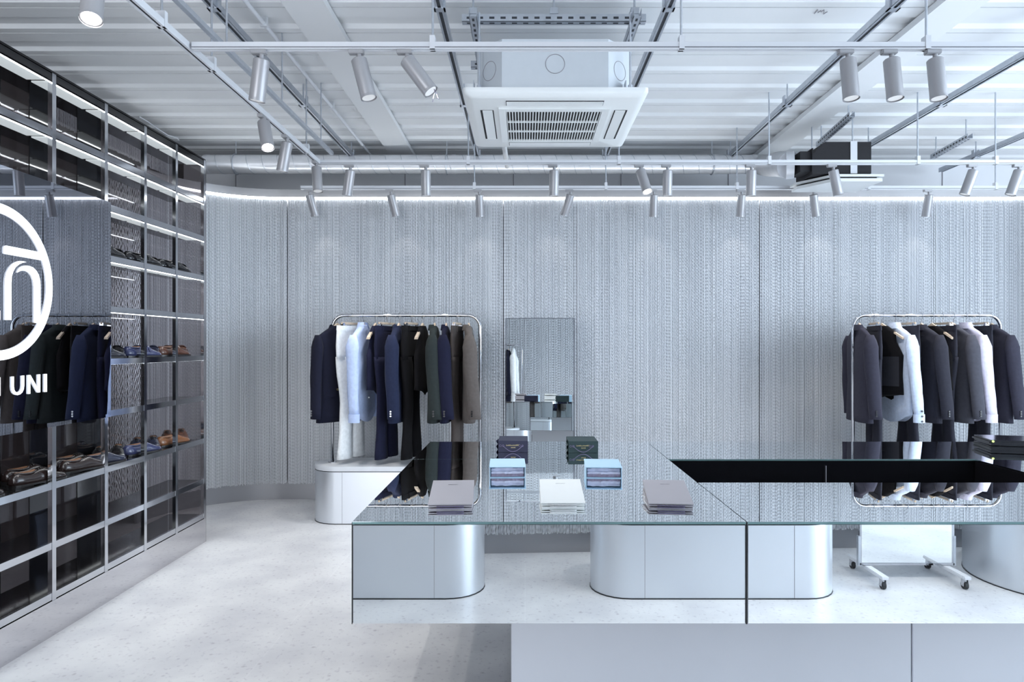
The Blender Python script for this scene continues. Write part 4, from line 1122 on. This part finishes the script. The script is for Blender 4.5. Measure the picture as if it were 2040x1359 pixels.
# ------------------------------------------------------------------ spiral duct, flexible duct, boxed unit
DY, DZ, DR = 6.45, 3.135, 0.088
t = thing('spiral_duct', 'long shiny spiral duct running along the back below the ceiling', 'duct', (0, DY, DZ))
MB().cyl((px2x(412, DY), 0, 0), (px2x(1520, DY), 0, 0), DR, 40).build('pipe', M['galv_light'], t, smooth=True)
mb = MB(); x = px2x(430, DY); pts = []
while x < px2x(1515, DY):
    for k in range(24): a = 2*PI*k/24; pts.append((x + 0.145*k/24, -(DR + 0.0005)*math.sin(a), (DR + 0.0005)*math.cos(a)))
    x += 0.145
mb.tube(pts, 0.0028, 5).build('spiral_seam', M['galv'], t)
for px in (414, 905, 1003, 1425, 1500):
    X = px2x(px, DY); MB().cyl((X - 0.022, 0, 0), (X + 0.022, 0, 0), DR + 0.003, 40).build('joint_tape', M['galv_light'], t, smooth=True)
for px in (470, 890, 1418):
    X = px2x(px, DY)
    MB().cyl((X, 0, DR), (X, 0, CEIL - DZ + 0.01), 0.005, 8).tube([(X, (DR + 0.006)*math.cos(2*PI*k/24), (DR + 0.006)*math.sin(2*PI*k/24)) for k in range(25)], 0.006, 6).build('hanger_clamp', M['galv'], t)
t = thing('flexible_duct', 'crinkled foil duct joining the spiral duct to the black box', 'duct', (0, 0, 0))
rg_pts = []; rad_ = []
A0 = Vector((px2x(1515, DY), DY, DZ)); A1 = Vector((2.235, 5.76, 2.945))
for k in range(31):
    f = k/30; s_ = f*f*(3 - 2*f)
    rg_pts.append(A0.lerp(A1, f) + Vector((0, (s_ - f)*0.1, (s_ - f)*0.1))); rad_.append(0.090 + 0.022*f + (0.003 if k % 2 else -0.003))
MB().tube(rg_pts, rad_, 28).build('foil_hose', M['galv_light'], t, smooth=True)
MB().tube([A1 - Vector((0.03, -0.01, 0)), A1 + Vector((0.03, -0.01, 0))], 0.114, 28).build('foil_tape', M['galv_light'], t, smooth=True)
BX0, BX1, BY0, BY1, BZ0, BZ1 = 2.42, 2.84, 5.60, 5.93, 2.835, 3.095
t = thing('boxed_cassette_unit', 'black insulated cassette unit with white panel hanging at right', 'air conditioner', ((BX0 + BX1)/2, (BY0 + BY1)/2, BZ0))
hx, hy, H = (BX1 - BX0)/2, (BY1 - BY0)/2, BZ1 - BZ0
oc2 = [(-hx - 0.06, -hy + 0.14), (-hx + 0.07, -hy), (hx, -hy), (hx, hy), (-hx - 0.06, hy)]
MB().prism([(-hx - 0.06, 0.0), (-hx - 0.06, H*0.62), (-hx + 0.04, H), (hx, H), (hx, 0)], lambda p, q, z: (p, z, q), -hy, hy).build('insulated_box', M['black_foam'], t)
MB().box(-hx - 0.155, -hx - 0.064, -hy + 0.02, -hy + 0.22, 0.02, H*0.72).build('duct_collar', M['black_foam'], t)
MB().box(-hx - 0.066, -hx - 0.058, -hy - 0.004, hy, -0.01, H*0.80).build('flange', M['black_foam'], t)
MB().box(hx*0.18, hx*0.18 + 0.055, -hy - 0.006, -hy - 0.001, 0.0, H + 0.004).build('metal_strap', M['track'], t)
pn = [(-hx - 0.10, -hy + 0.26), (-hx + 0.10, -hy - 0.03), (hx + 0.09, -hy - 0.03), (hx + 0.06, hy + 0.05), (-hx - 0.10, hy + 0.05)]
MB().prism(pn, lambda p, q, z: (p, q, z), -0.030, -0.012).build('panel_upper', M['ac_white'], t)
MB().prism([(p*0.96, q*0.98) for p, q in pn], lambda p, q, z: (p, q, z), -0.070, -0.045).build('panel_lower', M['ac_white'], t)
MB().prism([(p*0.85, q*0.85) for p, q in pn], lambda p, q, z: (p, q, z), -0.046, -0.029).build('panel_gap', M['ac_dark'], t)
for xx, yy in ((hx*0.18 + 0.028, -hy + 0.02), (-hx + 0.05, hy - 0.05)): MB().cyl((xx, yy, H), (xx, yy, CEIL - BZ0), 0.006, 8).build('hanger_rod', M['galv'], t)
def loose_strut(label, a, b):
    a, b = Vector(a), Vector(b); d = b - a
    t = thing('slotted_strut', label, 'ceiling strut', (a + b)/2, math.atan2(-d.x, d.y), 'short slotted struts')
    L = d.length/2
    mb = MB(); k = -L + 0.03
    while k < L - 0.03: mb.box(-0.006, 0.006, k - 0.014, k + 0.014, -0.0008, 0).box(-0.0212, -0.0206, k - 0.014, k + 0.014, 0.012, 0.026); k += 0.05
    two_tone(slotted(t, -L, L, 'y'), mb, 'channel', M['galv'], M['strut_dark'], t)
    for yy in (-L*0.8, L*0.8): MB().cyl((0, yy, 0.0), (0, yy, CEIL - t.location.z + 0.01), 0.006, 8).build('rod', M['galv'], t)
loose_strut('short slotted strut above the black cassette unit', (2.54, 5.30, 3.20), (2.62, 6.10, 3.20))
loose_strut('short slotted strut at far right by the ceiling', (3.75, 5.75, 3.17), (3.82, 6.4, 3.17))
t = thing('ceiling_cable', 'loose white cable looping above the shelving end', 'cable', (0, 0, 0))
MB().tube([at(278, 233, 4.6), at(295, 243, 4.7), at(315, 257, 4.85), at(335, 270, 5.0), at(352, 274, 5.1), at(356, 279, 5.15)], 0.004, 6).build('cable', M['track'], t, smooth='all')
t = thing('condensate_pipe', 'short white drain pipe between the cassette unit and the duct', 'pipe', (0, 0, 0))
MB().tube([(AX - 0.32, AY + 0.43, 2.90), (AX - 0.32, 5.2, 2.98), (px2x(1010, 6.2), 6.2, 3.05)], 0.02, 12).build('pipe', M['white_paint'], t, smooth='all')

# builder's pen marks left on the painted deck
for i, (px, py) in enumerate(((1635, 22), (1930, 20), (930, 305))):
    D = (CEIL - CZ)*F/(VY - py); X = px2x(px, D); Zc = CEIL - (0.0475 if i == 2 else 0.003)
    rr = random.Random(i + 2)
    pts = [(X + k*0.008 - 0.03 + rr.uniform(-0.006, 0.006), D + rr.uniform(-0.03, 0.03), Zc) for k in range(9)]
    struct(MB().tube(pts, 0.0022, 4).build('trim_%d' % (30 + i), M['print_grey']))
